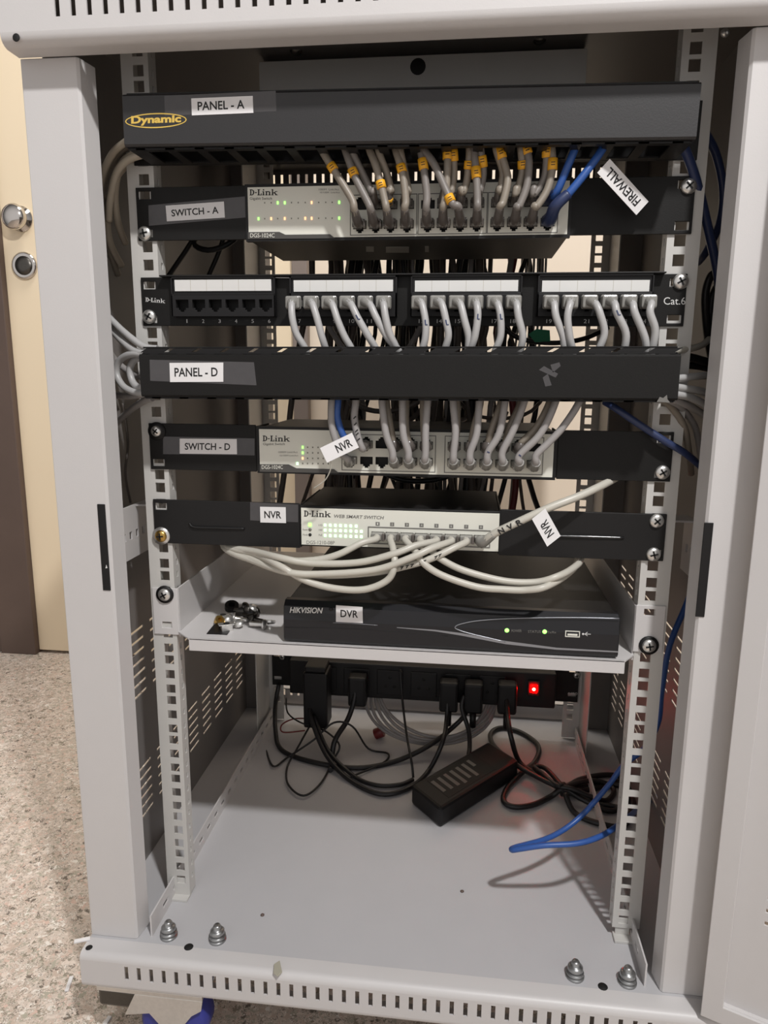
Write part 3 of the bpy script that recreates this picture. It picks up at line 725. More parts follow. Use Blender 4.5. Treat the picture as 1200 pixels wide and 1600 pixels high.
letter_px(fr, 'HIKVISION', 452.5, 948.5, 504.5, 957.5, -16, INKW, slope=.02, bold=.02, shear=.25)
p = at(517, 952, -16); MB().lathe(p, (0,-1,0), [(1.8,0),(1.4,.5),(0.01,.5)], 12).build('sensor', HOLE, fr)
sticker(fr, [(525,945.5),(566.5,948.3),(567,973.5),(525,971.5)], -17, 'DVR', (.17,.3,.82,.74))
for px, py in ((792,985),(851,987)):
    p = at(px, py, YD); MB().lathe(p, (0,-1,0), [(2.1,0),(1.6,.7),(0.01,.9)], 14).build('indicator_light', GREEN, fr)
letter_px(fr, 'POWER', 799, 983.5, 815, 987.5, YD, INKG); letter_px(fr, 'STATUS', 825, 984.8, 845, 988.8, YD, INKG); letter_px(fr, 'Tx/Rx', 855, 986, 869, 989.6, YD, INKG)
us = MB()
p = at(894.5, 990.5, YD)
us.plate((p.x-6.6, p.x+6.6, p.z-3, p.z+3), [(p.x-5.8, p.x+5.8, p.z-2.3, p.z+2.3)], lambda u, v, w_: (u, YD-.5+w_, v), .6)
us.box(p.x-4.5, p.x+4.5, YD-.4, YD, p.z-1.6, p.z+.2); us.build('usb_port', FACE, fr)
b = MB()
for x0_, y0_, x1_, y1_ in ((910,990.5,923,991), (914,990.5,918,987.8), (914,991,918,993.6)):
    b.tube([at(x0_, y0_, YD-.1), at(x1_, y1_, YD-.1)], .3, n=5)
b.lathe(at(911,990.6,YD), (0,-1,0), [(1,0),(1,.3)], 10); b.build('usb_mark', INKW, fr)
# ---- power strip across the back
PS = thing('power_strip', 'black rack power strip with a glowing red switch behind the power brick', 'power strip', (0, 405, -222))
b = MB().plate((-241.3, 243, -224, -160), [(-238.5, -226, z-3, z+3) for z in (-172, -212)]+[(228, 240, z-3, z+3) for z in (-172, -212)], lambda u, v, w_: (u, 403+w_, v), 2); b.build('mounting_plate', BLKS, PS, bevel=.5)
MB().box(-205, 205, 372, 404, -222, -166).build('housing', BPL, PS, bevel=2)
for i in range(6):
    x = -150+52*i
    so = MB().box(x-20, x+20, 369.5, 373, -214, -174).build('socket', BPL, PS, bevel=1)
    b = MB()
    for dx, dz in ((-7,-6),(7,-6),(0,9)): b.lathe((x+dx, 369.4, -194+dz), (0,-1,0), [(2.6,0),(2.4,.2),(0.01,.2)], 10)
    b.build('socket_hole', HOLE, so)
p = at(834, 1076, 368)
rs = MB().box(p.x-9, p.x+9, 368, 373, p.z-12, p.z+12).build('switch_frame', BPL, PS, bevel=1)
MB().box(p.x-5.2, p.x+5.2, 365.5, 369, p.z-6, p.z+6).build('rocker_lamp', RED, rs, bevel=.8)
MB().lathe((p.x, 365.6, p.z), (0,-1,0), [(2.6,0),(2,.6),(0.01,.8)], 12).build('lamp_core', REDHOT, rs)
letter_px(PS, 'C-PRO', 887, 1082, 902, 1086, 403, INKW)
for x, y in ((441,1026),(901,1055)): screw(PS, at(x, y, 402.8), 5, ang=.3)
# ------------------------------------------------------------------ cables
def proj(p):
    d = Vector(p)-CP; z = d.dot(CF); return (600+FPX*d.dot(CR)/z, 800-FPX*d.dot(CU)/z)
def cable(label, pts, r, m, group=None, name='patch_cable', cat='cable', sub=6, n=9):
    o = MB().tube(pts, r, sub=sub, n=n).build(name, m, None, pts[0])
    return tag(o, label, cat, group)
def along(pts, px, sub=6):                  # point and tangent of the path nearest a photo pixel
    P = smooth_path(pts, sub)
    i = min(range(1, len(P)-1), key=lambda k: (proj(P[k])[0]-px[0])**2+(proj(P[k])[1]-px[1])**2)
    return P[i], (P[i+1]-P[i-1]).normalized()
def marker(o, pts, px, r, ln=6.5, txt=None):
    p, t = along(pts, px)
    mk = MB().lathe(p-t*ln/2, t, [(r+.3, 0), (r+.9, .3), (r+.9, ln-.3), (r+.3, ln)], 12).build('marker', MARK, o)
    side = t.cross(Vector((0,-1,0))).normalized()
    b = MB()
    for k in (-1, .6): b.obox(p+Vector((0,-r-.95,0))+t*k*1.2, side*1.6, (0,.1,0), t*.28)
    b.build('marker_print', INK, mk)
def plug(o, x, y, z, ln, m, boot, into=(0,0), rb=4.2):
    """RJ45 plug in the port at (x, y, z), and a soft boot along the first stretch of the cable"""
    b = MB().box(x-5.5, x+5.5, y-ln, y+2, z-3.2, z+3.2)
    b.prism([(x-2.5, y+1, z-3.2), (x-2.5, y-ln+2, z-3.2), (x-2.5, y-ln, z-5.6)], (5,0,0))
    b.build('plug', m, o, bevel=.6)
    if boot:
        MB().tube(boot, lambda t: rb+1.0-1.9*t, n=10, sub=5).build('boot', m, o)
ORD = ['first','second','third','fourth','fifth','sixth','seventh','eighth','ninth','tenth','eleventh','twelfth']
# ---- top switch: cables rise from the ports into cable manager PANEL - A
G_A = 'cables plugged into the top switch'
A = [(0,'l',[(529,277),(550,312)],(501,231),(518.5,261)), (1,'l',[(555,277),(574.5,315.5)],(538,230),(553.5,266.5)),
     (1,'u',[(567.5,273.5),(581,301)],(550,236),None), (2,'l',[(588.5,263),(600.8,312)],(576,230),(595.5,291)),
     (2,'u',[(604,270),(611,298)],(592,238),(609.5,312)), (3,'l',[(628.8,270),(634,312)],(618,233),(626.3,266.5)),
     (3,'u',[(633,272),(638,300)],(626,238),None), (4,'l',[(662,263),(667,305)],(656.8,230),(662,256)),
     (6,'l',[(677.8,256),(697,298),(707.5,319)],(658.5,228),(704,312)), (5,'l',[(698.8,270),(695,312)],(698.8,228),(696,242)),
     (5,'u',[(709,270),(704,301)],(707.5,230),(706.8,243.8)), (7,'l',[(744,270),(746,312)],(739,226),(745,266.5)),
     (6,'u',[(730,280.5),(723,301)],(733.8,235),(734.8,257.8)), (7,'u',[(754.8,270),(749.5,298)],(751,235),(752,252)),
     (8,'l',[(789.8,263),(793,284),(786,315.5)],(779,228),(783.8,238.5)), (8,'u',[(786,270),(781,300)],(776,235),None),
     (9,'l',[(826.5,252.5),(823,291),(810.8,322.5)],(821,226),(821,235)),
     (9,'u',[(816,270),(805.5,305)],(814,233),(815.3,255)), (10,'l',[(863,263),(854.5,298),(838.8,322.5)],(861.5,226),(861.5,257.8)),
     (10,'u',[(851,277),(833.5,305)],(854.5,230),(854,236))]
for c, row, mids, top, mk in A:
    x = SAx[c]; z = 402.8 if row == 'l' else 418.6
    yy = (-35 if c == 6 else -31) if row == 'l' else -25
    pts = [Vector((x,-12,z)), Vector((x,-20,z+.5)), Vector((x+(at(*mids[-1],yy).x-x)*.25, yy, z+7))]
    pts += [at(a, b_, yy+2*k) for k, (a, b_) in enumerate(reversed(mids))]
    tp = at(*top, -27); pts += [tp, tp+Vector((-2, 2, 12))]
    rn = 'lower' if row == 'l' else 'upper'
    wh = {0:'leftmost '}.get(c, '')
    lab = f"dusty beige cable{' with yellow marker' if mk else ''} in {ORD[c]} {rn} port from left of top switch"
    o = cable(lab, pts, 3.15, CBEI if (c+len(mids)) % 3 else CSHADE, G_A)
    plug(o, x, -4.5, z, 8, BOOT, pts[:3])
    if mk: marker(o, pts, mk, 3.15, 9 if c in (4,5,7,10,8) else 6.5)
x = SAx[11]
pts = [Vector((x,-12,418.6)), Vector((x,-20,419)), at(870,300,-27), at(885,265,-29), at(900,228,-29), at(900,228,-29)+Vector((3,2,12))]
o = cable('upright blue cable in the last upper port of top switch', pts, 3.2, CBLU, G_A); plug(o, x, -4.5, 418.6, 9, CBLUD, pts[:3])
pts = [Vector((x,-12,402.8)), Vector((x+1,-21,403)), at(868,322,-34), at(888,303,-35), at(915,270,-34), at(943,230,-30), at(945,228,-29)+Vector((3,2,12))]
o = cable('slanting blue cable with FIREWALL paper flag in last lower port of top switch', pts, 3.3, CBLU, G_A); plug(o, x, -4.5, 402.8, 9, CBLUD, pts[:4], rb=5)
flag(o, [(994,336),(933,270),(951.7,249),(1013,315)], (-20,-36,-34,-18), 'FIREWALL', (.12,.24,.9,.76))
# ---- patch panel: cables droop from ports 7-24 into PANEL - D
G_P = 'grey cables plugged into the patch panel'
PPC = [[(456.7,496),(463,521),(477.5,546)],[(496,500),(502.5,525),(509,547)],[(527.5,500),(538,525),(550,547)],[(558.8,496),(575.4,525),(588,547)],
       [(588,496),(606.7,529),(623,548)],[(602.5,496),(608.8,521),(620,546)],[(665,504),(664,530),(658.5,551)],[(697.5,504),(700.5,525.7),(694,551)],
       [(725.7,499.7),(732,525.7),(731,549.5)],[(746.5,495),(742,525.7),(734,550)],[(782,495),(782,525.7),(773,551)],[(810,495),(816.7,525.7),(812,551)],
       [(868.7,495),(879.5,525.7),(881.5,547)],[(887,495),(890,525.7),(895,551)],[(938,491),(944.5,521),(933.7,551)],[(964,489),(978,521),(974.5,552)],
       [(992,489),(1007,525.7),(1010,549)],[(1016,489),(1024,517),(1018,552)]]
for k, q in enumerate(PPC):
    x = PX[1+k//6][k % 6]; dy = -2.5*(k % 2)
    pts = [Vector((x,-13,ZPT)), Vector((x,-24,ZPT)), Vector((x+(at(*q[0],-34).x-x)*.5,-31+dy,ZPT-3)), at(*q[0],-35+dy), at(*q[1],-35+dy), at(*q[2],-33+dy*.3), at(*q[2],-31)+Vector((0,4,-9))]
    o = cable(f'light grey cable plugged into port {k+7} of the patch panel', pts, 3.1, CGRY, G_P)
    plug(o, x, -8.5, ZPT, 9, BOOTL, pts[:3], rb=4.2)
    MB().box(x-6.3, x+6.3, -25, -15, ZPT-5.6, ZPT+5.2).box(x-6.8, x+6.8, -21, -18, ZPT-6, ZPT+5.6).build('plug_cap', BOOTL, o, bevel=1.6)
    if k in (3, 6, 7, 9, 10, 15):
        p, t = along(pts, q[0])
        MB().obox(p+Vector((0,-3.1,0)), t.cross(Vector((0,1,0)))*.5, (0,.15,0), t*2.2).obox(p+Vector((.9,-3.05,0))+t*2, t.cross(Vector((0,1,0)))*.8, (0,.15,0), t*.4).build('pen_mark', CBLUD, o)
# ---- lower 24 port switch: cables rise into PANEL - D
G_D = 'cables plugged into the lower 24 port switch'
D = [(3,'l',[(603,677),(613,705)],(597,628)),(4,'l',[(630,677),(638,705)],(629,628)),(5,'l',[(665,673),(665,705)],(668,628)),(6,'l',[(711.7,673),(709,705)],(708,628)),
     (7,'l',[(745,677),(735,706)],(749,628)),(8,'l',[(780,677),(763,706)],(789,628)),(9,'l',[(801.7,673),(785,706)],(819,628)),(10,'l',[(845,677),(812,711)],(868,628)),
     (11,'l',[(880,667),(857,692),(838,711)],(905,628)),
     (3,'u',[(610,668)],(604,630)),(4,'u',[(634,668)],(634,630)),(5,'u',[(662,668)],(661,630)),(6,'u',[(714,668)],(714,630)),(7,'u',[(741,668)],(750,632)),(8,'u',[(768,672)],(782,632)),
     (9,'u',[(796,668)],(812,632)),(10,'u',[(838,668),(818,688)],(858,630))]
for c, row, mids, top in D:
    x = SDx[c]; z = 196.5 if row == 'l' else 211.5; yy = -32 if row == 'l' else -22
    pts = [Vector((x,-12,z)), Vector((x,-21,z+.5)), Vector((x+(at(*mids[-1],yy).x-x)*.3,yy+1,z+5))]
    pts += [at(a, b_, yy+k) for k, (a, b_) in enumerate(reversed(mids))]
    tp = at(*top, yy+4); pts += [tp, tp+Vector((0,2,12))]
    o = cable(f"grey cable in {ORD[c]} {'lower' if row == 'l' else 'upper'} port from left of SWITCH - D", pts, 3.2, CMID if row == 'l' else CBEI, G_D)
    plug(o, x, -4.5, z, 9, BOOTL if row == 'l' else BOOT, pts[:3], rb=5.0)
    if c in (8, 10) and row == 'l':
        p, t = along(pts, mids[-1]); MB().obox(p+Vector((0,-3.2,0)), t.cross(Vector((0,1,0)))*1.2, (0,.2,0), t*.5).build('pen_mark', CBLUD, o)
x = SDx[0]
pts = [Vector((x,-11,196.5)), Vector((x,-20,196)), at(543,717,-30), at(533,708,-31), at(524,686,-30), at(518,660,-29), at(518,627,-28), at(518,627,-28)+Vector((0,2,12))]
o = cable('grey cable with small NVR paper flag in first lower port of SWITCH - D', pts, 3.2, CMID, G_D); plug(o, x, -4.5, 196.5, 8, BOOTL, pts[:3])
flag(o, [(500,700),(550,676),(557,695.5),(511,723)], (-42,-38,-38,-42), 'NVR', (.4,.24,.87,.76))
MB().tube([at(515,715,-40), at(517,731,-38), at(508,750,-34), at(490,763,-30)], .55, n=6).build('tie_tail', CWHT, o)
pts = [Vector((x,-12,211.5)), Vector((x,-21,212)), at(546,692,-26), at(536,680,-27), at(527,652,-27), at(528,627,-26), at(528,627,-26)+Vector((0,2,12))]
o = cable('short blue cable behind the NVR flag in first upper port of SWITCH - D', pts, 3.2, CBLU, G_D); plug(o, x, -4.5, 211.5, 8, CBLUD, pts[:3])
x = SDx[1]
pts = [Vector((x,-12,211.5)), Vector((x,-20,211)), at(566,701,-28), at(559,682,-29), at(554,652,-28), at(556,627,-27), at(556,627,-27)+Vector((0,2,12))]
o = cable('grey cable with black pen ticks in second upper port of SWITCH - D', pts, 3.2, CMID, G_D); plug(o, x, -4.5, 211.5, 8, BOOT, pts[:3])
b = MB()
for py in (652,662,671,679,687):
    p, t = along(pts, (555,py)); b.obox(p+Vector((.6,-3.1,0)), Vector((.7,0,.7))*1.6, (0,.2,0), Vector((-.7,0,.7))*.5)
b.build('pen_mark', INK, o)
# ---- eight port switch: off-white cables
G_N = 'off white cables plugged into the eight port switch'
N = [(0,[(564,848.7),(530.5,865.7),(496.7,874.4),(448,876),(400,864.7),(352,852)],-33,'curving left above the others'),
     (1,[(615,861),(616,885),(605,906.7),(569,921),(520.8,918.8),(477,906.7),(438.7,885),(405,868),(366,853)],-40,'in the deepest left loop'),
     (2,[(648,860),(661.7,880),(691,899),(745,917),(786.7,921),(820,922),(852,917),(885,898),(903,876)],-36,'in lower right arc'),
     (3,[(672,858),(686.7,872),(724,891),(786.7,907.5),(836.7,909.6),(870,901),(895,888),(908,872)],-30,'in upper right arc'),
     (4,[(651,852),(617.5,864.7),(559.5,879),(487,880),(438.7,871.5),(400,862),(356,851)],-37,'sweeping left in front of the switch'),
     (5,[(675.5,856),(641.7,871.5),(583.7,890.8),(496.7,897),(448,893.7),(400,877.7),(350,855)],-41,'sweeping left beneath the others'),
     (6,[(709,856),(675.5,872),(636.8,884),(580,895),(500,899),(440,891),(396,874),(358,855)],-34,'with black handwriting, sweeping left')]
for c, q, yy, de in N:
    x = NVx[c]
    k = len(q)
    pts = [Vector((x,-11,ZNV)), Vector((x,-18,ZNV-.5))]+[at(a, b_, yy if 0 < i < k-2 else (yy*.8 if i == 0 else (yy*.4 if i == k-2 else 14))) for i, (a, b_) in enumerate(q)]
    e = pts[-1]; pts.append(e+Vector((-12 if c not in (2,3) else 6, 50, 12)))
    o = cable(f'off white cable in {ORD[c]} port of small switch, {de}', pts, 3.2, CWHT, G_N)
    plug(o, x, -4.5, ZNV, 7, BOOTL, None)
    MB().box(x+5, x+7.6, -13, -5, ZNV-3.4, ZNV+3.6).build('latch', BOOT, o, bevel=.5)
    if c == 6:
        b = MB()
        for px in ((690,866),(683,869),(664,878),(656,880),(642,884),(628,886),(634,884)):
            p, t = along(pts, px); b.obox(p+Vector((0,-3.1,0)), t*.6, (0,.25,0), Vector((.5,0,1))*1.6)
            b.obox(p+Vector((0,-3.1,1)), t*1.6, (0,.25,0), Vector((0,0,.4)))
        b.build('handwriting', INK, o)
x = NVx[7]
q = [(772,834,-26),(810.8,815,-28),(859,793,-26),(907.5,774,-18),(951,753,0),(975,738,40),(985,728,110)]
pts = [Vector((x,-11,ZNV)), Vector((x+2,-19,ZNV))]+[at(*a) for a in q]
o = cable('off white cable with NVR flag rising right from last port of small switch', pts, 3.6, CWHT, G_N)
plug(o, x, -4.5, ZNV, 7, BOOTL, pts[:3], rb=4.6)
flag(o, [(876,837.5),(855,854),(831,811),(851,802)][::-1] and [(855,854),(831,811),(851,802),(876,837.5)], (-34,-32,-31,-33), 'NVR', (.2,.24,.72,.76))
for ch, px in (('N',(782,830)),('V',(796,824)),('R',(811,815.5))):
    p, t = along(pts, px); up = Vector((0,-1,0)).cross(t).normalized()
    if up.z < 0: up = -up
    lettering(o, ch, p+Vector((0,-3.75,0))-t*2.6-up*2.7, t*5.2, up*5.4, INK, name='handwriting', bold=.03)
# ---- cables at the left end of the managers
G_L = 'cables in the gap left of the mounting rail'
L_ = [('dusty beige cable dropping furthest left from top cable manager', [(212,214,-20),(196,222,-16),(176,240,-10),(160,275,0),(152,320,15)], CDUS2),
      ('dusty beige cable looping left out of top cable manager', [(214,238,-10),(190,256,0),(180,300,8),(184,345,20),(196,380,40)], CDUS2),
      ('dusty beige cable hanging long behind left rail under top cable manager', [(215,246,0),(182,276,10),(168,330,20),(172,378,30),(190,415,50)], CDUS2),
      ('brown grey cable deep in left gap below top cable manager', [(205,232,10),(170,262,25),(160,310,30),(166,370,40),(185,430,60)], CBEI),
      ('beige cable crossing in front of left rail top', [(222,242,-14),(200,250,-12),(182,270,-8),(172,310,0),(170,345,12)], CDUS2),
      ('dusty beige cable bunched behind the outermost one at top left', [(210,224,-8),(186,238,-4),(166,270,4),(158,320,14),(160,360,26)], CBEI)]
L_ += [('light grey cable entering upper left corner of PANEL - D manager', [(150,478,-8),(161,487,-10),(194,519,-16),(224,541,-22),(246,545,-25)], CGRY),
       ('light grey cable just below the first into PANEL - D manager', [(148,484,0),(161,498,-5),(187,529,-12),(212,549,-20),(238,552,-26)], CGRY),
       ('light grey cable in the outer loop beside PANEL - D manager', [(232,556,-24),(208,553,-20),(188,562,-14),(182,583,-12),(193,604,-16),(215,614,-22),(234,612,-26)], CGRY),
       ('light grey cable in the inner loop beside PANEL - D manager', [(232,560,-20),(212,561,-14),(203,576,-12),(207,596,-14),(218,606,-20),(234,603,-26)], CGRY),
       ('grey cable running level into lower left of PANEL - D manager', [(150,606,20),(167,614,5),(194,619,-8),(222,616,-20),(236,608,-28)], CMID),
       ('grey cable falling away left below PANEL - D manager', [(238,622,-14),(226,626,-8),(202,642,8),(180,665,25),(172,700,40)], CMID),
       ('thin grey cable hanging deep in left gap beside SWITCH - D', [(176,640,60),(184,680,70),(180,730,80),(190,780,90)], CBRN),
       ('second thin grey cable hanging deep in left gap beside SWITCH - D', [(192,630,70),(200,690,90),(196,740,100),(204,785,110)], CBRN),
       ('silvery grey cable bunched behind the left loops', [(160,505,40),(170,545,30),(176,575,30),(172,610,40),(182,640,50)], CMID),
       ('pale grey cable tucked behind the left loops', [(156,525,50),(178,560,44),(200,580,30),(222,590,0),(236,592,-26)], CMID)]
def inside(px, py, y):
    p = at(px, py, y)
    while abs(p.x) > 291: y -= 2; p = at(px, py, y)
    return p
for lab, q, m_ in L_:
    pts = [inside(*a) for a in q]; r_ = 1.4 if 'thin' in lab else 3.2
    cable(lab, pts, r_, m_, G_L, name='network_cable')
# ---- right gap
G_R = 'cables in the gap right of the mounting rail'
R_ = [('white cable stub at upper right corner of PANEL - D manager', [(1030,553,-30),(1048,549,-14),(1071,546,2),(1095,540,25),(1108,530,45)], CWHT, 3.0),
      ('white cable leaving right end of PANEL - D manager, topmost', [(1040,592,-28),(1064,591,-20),(1100,587,2),(1120,590,25)], CGRY, 3.2),
      ('white cable leaving right end of PANEL - D manager, second from top', [(1040,603,-28),(1063,606,-22),(1098,612,-2),(1122,624,20)], CGRY, 3.2),
      ('white cable leaving right end of PANEL - D manager, third from top', [(1038,614,-30),(1060,617,-24),(1082,622,-10),(1104,634,5),(1124,654,25)], CGRY, 3.2),
      ('grey cable below the white ones at right end of PANEL - D manager', [(1036,620,-26),(1057,626,-16),(1086,639,4),(1110,660,20),(1126,700,40)], CMID, 3.2),
      ('grey cable curving down over right rail beneath PANEL - D manager', [(1030,622,-20),(1047,634,-6),(1068,665,2),(1076,705,14),(1080,740,40)], CBEI, 3.0),
      ('grey cable curving down just right of the rail beneath PANEL - D manager', [(1040,622,-20),(1064,637,0),(1086,668,18),(1094,712,30),(1096,750,50)], CMID, 3.0),
      ('dark blue cable running down along right rail from top manager', [(1058,218,-20),(1072,238,-12),(1090,290,2),(1107,360,16),(1120,420,28),(1128,480,40),(1130,540,60)], CBLUD, 4.0),
      ('dark blue cable bowing outward right of the top manager', [(1080,180,0),(1100,205,10),(1120,245,22),(1130,300,32),(1124,350,44),(1104,392,60),(1090,410,80)], CBLUD, 3.6),
      ('dark blue cable slanting across right ear of SWITCH - D', [(945,628,4),(965,640,-5),(1000,664,-8),(1040,690,-10),(1070,708,-6),(1098,732,14),(1120,760,50)], CBLUD, 3.2),
      ('black cable loop hanging right of patch panel', [(1132,425,50),(1112,430,44),(1102,460,42),(1104,510,48),(1112,560,60),(1130,590,80)], CBLK, 3.6),
      ('dark grey cable inside the loop right of patch panel', [(1128,440,60),(1114,460,54),(1110,500,54),(1122,530,64),(1134,550,84)], CBLK, 3.4),
      ('black cable crossing low in right gap above white cables', [(1060,555,40),(1085,560,44),(1110,566,52),(1130,560,70)], CBLK, 4.0),
      ('second black cable low in right gap above white cables', [(1068,570,50),(1090,572,54),(1114,576,62),(1132,570,80)], CBLK, 3.6)]
for lab, q, m_, r_ in R_:
    cable(lab, [inside(*a) for a in q], r_, m_, G_R, name='network_cable')
pts = [inside(1084,915,60), inside(1070,950,60), inside(1046,1010,60), inside(1034,1080,70), at(1028,1130,80), at(1006,1170,90), at(975,1195,92), at(950,1228,90), at(905,1278,76), at(860,1308,54), at(806,1324,26),
       at(801,1328,18), at(815,1326,14), at(850,1321,12), at(900,1318,16), at(935,1308,28), at(965,1290,50), at(1000,1262,110), atz(1030,1240,-282)]
cable('bright blue cable coming round right rail and looping over the cabinet floor', pts, 3.0, CBLU, None, name='network_cable')
# ---- loose cables hanging behind the switches
G_B = 'loose cables hanging behind the switches'
random.seed(11)
LB = 'dark loose cable hanging between the switches and the back wall'
def back(pts, r, m_, lab=LB): return cable(lab, pts, r, m_, G_B, name='hanging_cable', sub=4, n=7)
for i in range(40):
    x = random.choice((random.uniform(-135, 60), random.uniform(-60, 130), random.uniform(20, 180)))
    if i < 10: x = random.uniform(-128, -55)
    y = random.uniform(215, 385); z1 = random.uniform(455, 500); z0 = random.uniform(64, 80)
    lean = random.uniform(-70, 70); k = 6; pts = []
    for j in range(k):
        t = j/(k-1)
        pts.append(Vector((x+lean*t+random.uniform(-16, 16), y+random.uniform(-14, 14), z1+(z0-z1)*t)))
    back(pts, random.choice((2.4, 2.8, 3.0, 3.4, 3.8)), random.choice((CBLK, CBLK, CBLK, CBRN, CBRN, CMID)))
for cx_, wd_, n_ in ((-20, 14, 7), (30, 22, 8), (66, 10, 4), (-95, 18, 7)):
    for i in range(n_):
        x = cx_+random.uniform(-wd_, wd_); y = random.uniform(230, 370)
        back([Vector((x+random.uniform(-8,8), y+random.uniform(-10,10), z)) for z in (500, 430, 350, 270, 190, 75)], random.uniform(3.6, 5.2), random.choice((CBLK, CBRN, CBRN)))
for i in range(12):
    x = random.uniform(-60, 150); z = random.choice((random.uniform(290, 380), random.uniform(140, 260))); y = random.uniform(150, 360); wd = random.uniform(40, 90)
    back([Vector((x-wd, y, z+random.uniform(20, 60))), Vector((x-wd*.5, y-10, z-5)), Vector((x, y-14, z-16)), Vector((x+wd*.6, y-6, z-6)), Vector((x+wd, y+12, z+random.uniform(10, 50)))], random.choice((2.4, 3, 3.4)), random.choice((CBLK, CBRN, CMID)))
G_W = 'white strands of the flat bundle'
for i in range(7):
    x0, y0 = 816+6.2*i, 402
    cable('pale strand of the hanging bundle below right end of the top switch', [at(x0+2, 330, 300), at(x0, 404, 300), at(x0-2+random.uniform(-1,1), 436, 302), at(x0-8, 520, 310), at(x0-20, 600, 315)], 1.5, CGRY, G_W, name='hanging_cable', n=6)
back([at(330,340,120), at(303,378,118), at(325,391,116), at(357,381,118), at(380,360,125)], 3.0, CBLK, 'black cable arc seen just under left ear of the top switch')
back([at(310,360,150), at(291,391,150), at(265,429,150), at(240,470,160)], 2.8, CBLK, 'black cable slanting down left between top switch and patch panel')
back([at(350,370,150), at(341,397,150), at(327,429,150), at(305,480,160)], 2.8, CBLK, 'black cable slanting beside it between top switch and patch panel')
back([at(806,380,260), at(800,420,260), at(776,520,260), at(800,620,255), at(806,745,250), at(800,800,250)], 4.5, CRED, 'dark red cable hanging behind the middle of the switches')
o = cable('black cable drooping behind patch panel with a green tag', [at(780,505,200), at(810,528,200), at(860,536,196), at(910,530,200), at(950,512,215)], 2.8, CBLK, G_B, name='hanging_cable')
MB().prism([at(826,522,194), at(838,514,194), at(859,516,194), at(860,534,194), at(836,535,194)], (0,1.2,0)).build('tag', GTAG, o)
# ---- cables and adapters on the cabinet floor
G_F = 'power cords on the cabinet floor'
def fl(px, py, z=-284.0): return atz(px, py, z)
def U(u, v): return (400+u/2.222, 1010+v/2.222)
PB = thing('power_brick', 'black power brick lying on the cabinet floor near the glowing red switch', 'power adapter', (63, 228, ZF))
c0, a1, a2 = Vector((74, 243, ZF+14.5)), Vector((105, 129, 0))/2, Vector((41, -48, 0))/2
MB().obox(c0, a1, a2, (0,0,14)).build('case', BPL, PB, bevel=4)
lb = MB().obox(c0+Vector((0,0,14.1))-a1*.12, a1*.6, a2*.74, (0,0,.15)).build('rating_label', BLKS, PB)
random.seed(5)
for i in range(7):
    o_ = c0+Vector((0,0,14.3))-a1*.66+a1*.15*i-a2*.6
    bb = MB(); L0 = random.uniform(.5, 1.1); bb.obox(o_+a2*L0*.55, a2*L0*.5, a1*.035, (0,0,.08)); bb.build('label_print', INKG, lb)
AD = thing('plug_adapter', 'tall black plug adapter hanging from left part of the power strip', 'power adapter', (-155, 350, -258))
MB().box(-174, -137, 331, 369, -258, -168).build('case', BPL, AD, bevel=3)
MB().box(-172, -140, 333, 369, -169, -159).build('shoulder', BPL, AD, bevel=3)
for x in (45, 82):
    t = thing('mains_plug', 'black mains plug in the power strip, left of the two in the middle' if x == 45 else 'black mains plug in the power strip, right of the two in the middle', 'plug', (x, 350, -215))
    MB().box(x-14, x+14, 345, 369, -226, -178).build('body', BPL, t, bevel=4)
    MB().cyl((x, 348, -224), (x, 346, -246), 5).build('strain_relief', BPL, t)
t = thing('mains_plug', 'black mains plug just left of the glowing red switch', 'plug', (120, 350, -215))
MB().box(118, 146, 345, 369, -224, -176).build('body', BPL, t, bevel=4); MB().cyl((132, 348, -222), (132, 345, -244), 5).build('strain_relief', BPL, t)
t = thing('mains_plug', 'black mains plug with thick cord beside the tall plug adapter', 'plug', (-95, 350, -215))
MB().box(-108, -80, 345, 369, -226, -178).build('body', BPL, t, bevel=4)
def F(lab, q, r_, m_=CBLK, name='mains_cable', g=G_F):
    return cable(lab, q, r_, m_, g, name=name)
F('thick black cord looping widest from left end of power strip', [at(*U(80,130),400), at(*U(68,200),385), at(*U(68,290),345), at(*U(90,360),310), fl(*U(200,402)), fl(*U(350,422)), fl(*U(480,400)), at(*U(600,345),322), at(*U(690,275),350), at(*U(728,230),352), at(*U(738,180),352)], 3.6)
F('thick black cord sweeping lowest across floor from plug adapter to a mains plug', [at(*U(188,200),340), at(*U(192,250),320), at(*U(240,370),285), fl(*U(320,460)), fl(*U(430,512)), fl(*U(530,492)), fl(*U(600,430)), at(*U(648,330),300), at(*U(662,250),340), at(*U(665,170),350)], 3.4)
F('second black cord sweeping just inside the lowest one', [at(*U(200,240),330), at(*U(250,360),292), fl(*U(340,450)), fl(*U(420,482)), fl(*U(500,480)), fl(*U(545,462))], 3.0)
F('black cord hanging from the plug beside the adapter', [at(*U(345,140),350), at(*U(340,190),345), at(*U(318,255),330), at(*U(275,325),305), fl(*U(262,395)), fl(*U(258,430))], 4.0)
F('thin black wire in an open loop at left of the floor', [at(*U(190,270),330), at(*U(140,360),290), fl(*U(108,420)), fl(*U(112,480)), fl(*U(165,518)), fl(*U(225,475)), fl(*U(265,400)), at(*U(290,345),300), at(*U(250,300),315), at(*U(205,280),325)], 1.5, name='thin_wire')
F('thin black wire wandering from rear rail across to the middle', [at(*U(30,340),335), fl(*U(58,415)), fl(*U(110,385)), at(*U(200,325),305), at(*U(270,265),325), at(*U(335,278),320), fl(*U(390,355)), fl(*U(458,372)), fl(*U(440,405)), fl(*U(330,452))], 1.5, name='thin_wire')
F('thin black wire lying nearest the left sill', [at(*U(105,180),380), at(*U(110,230),350), at(*U(150,262),335), at(*U(190,275),330)], 1.3, name='thin_wire')
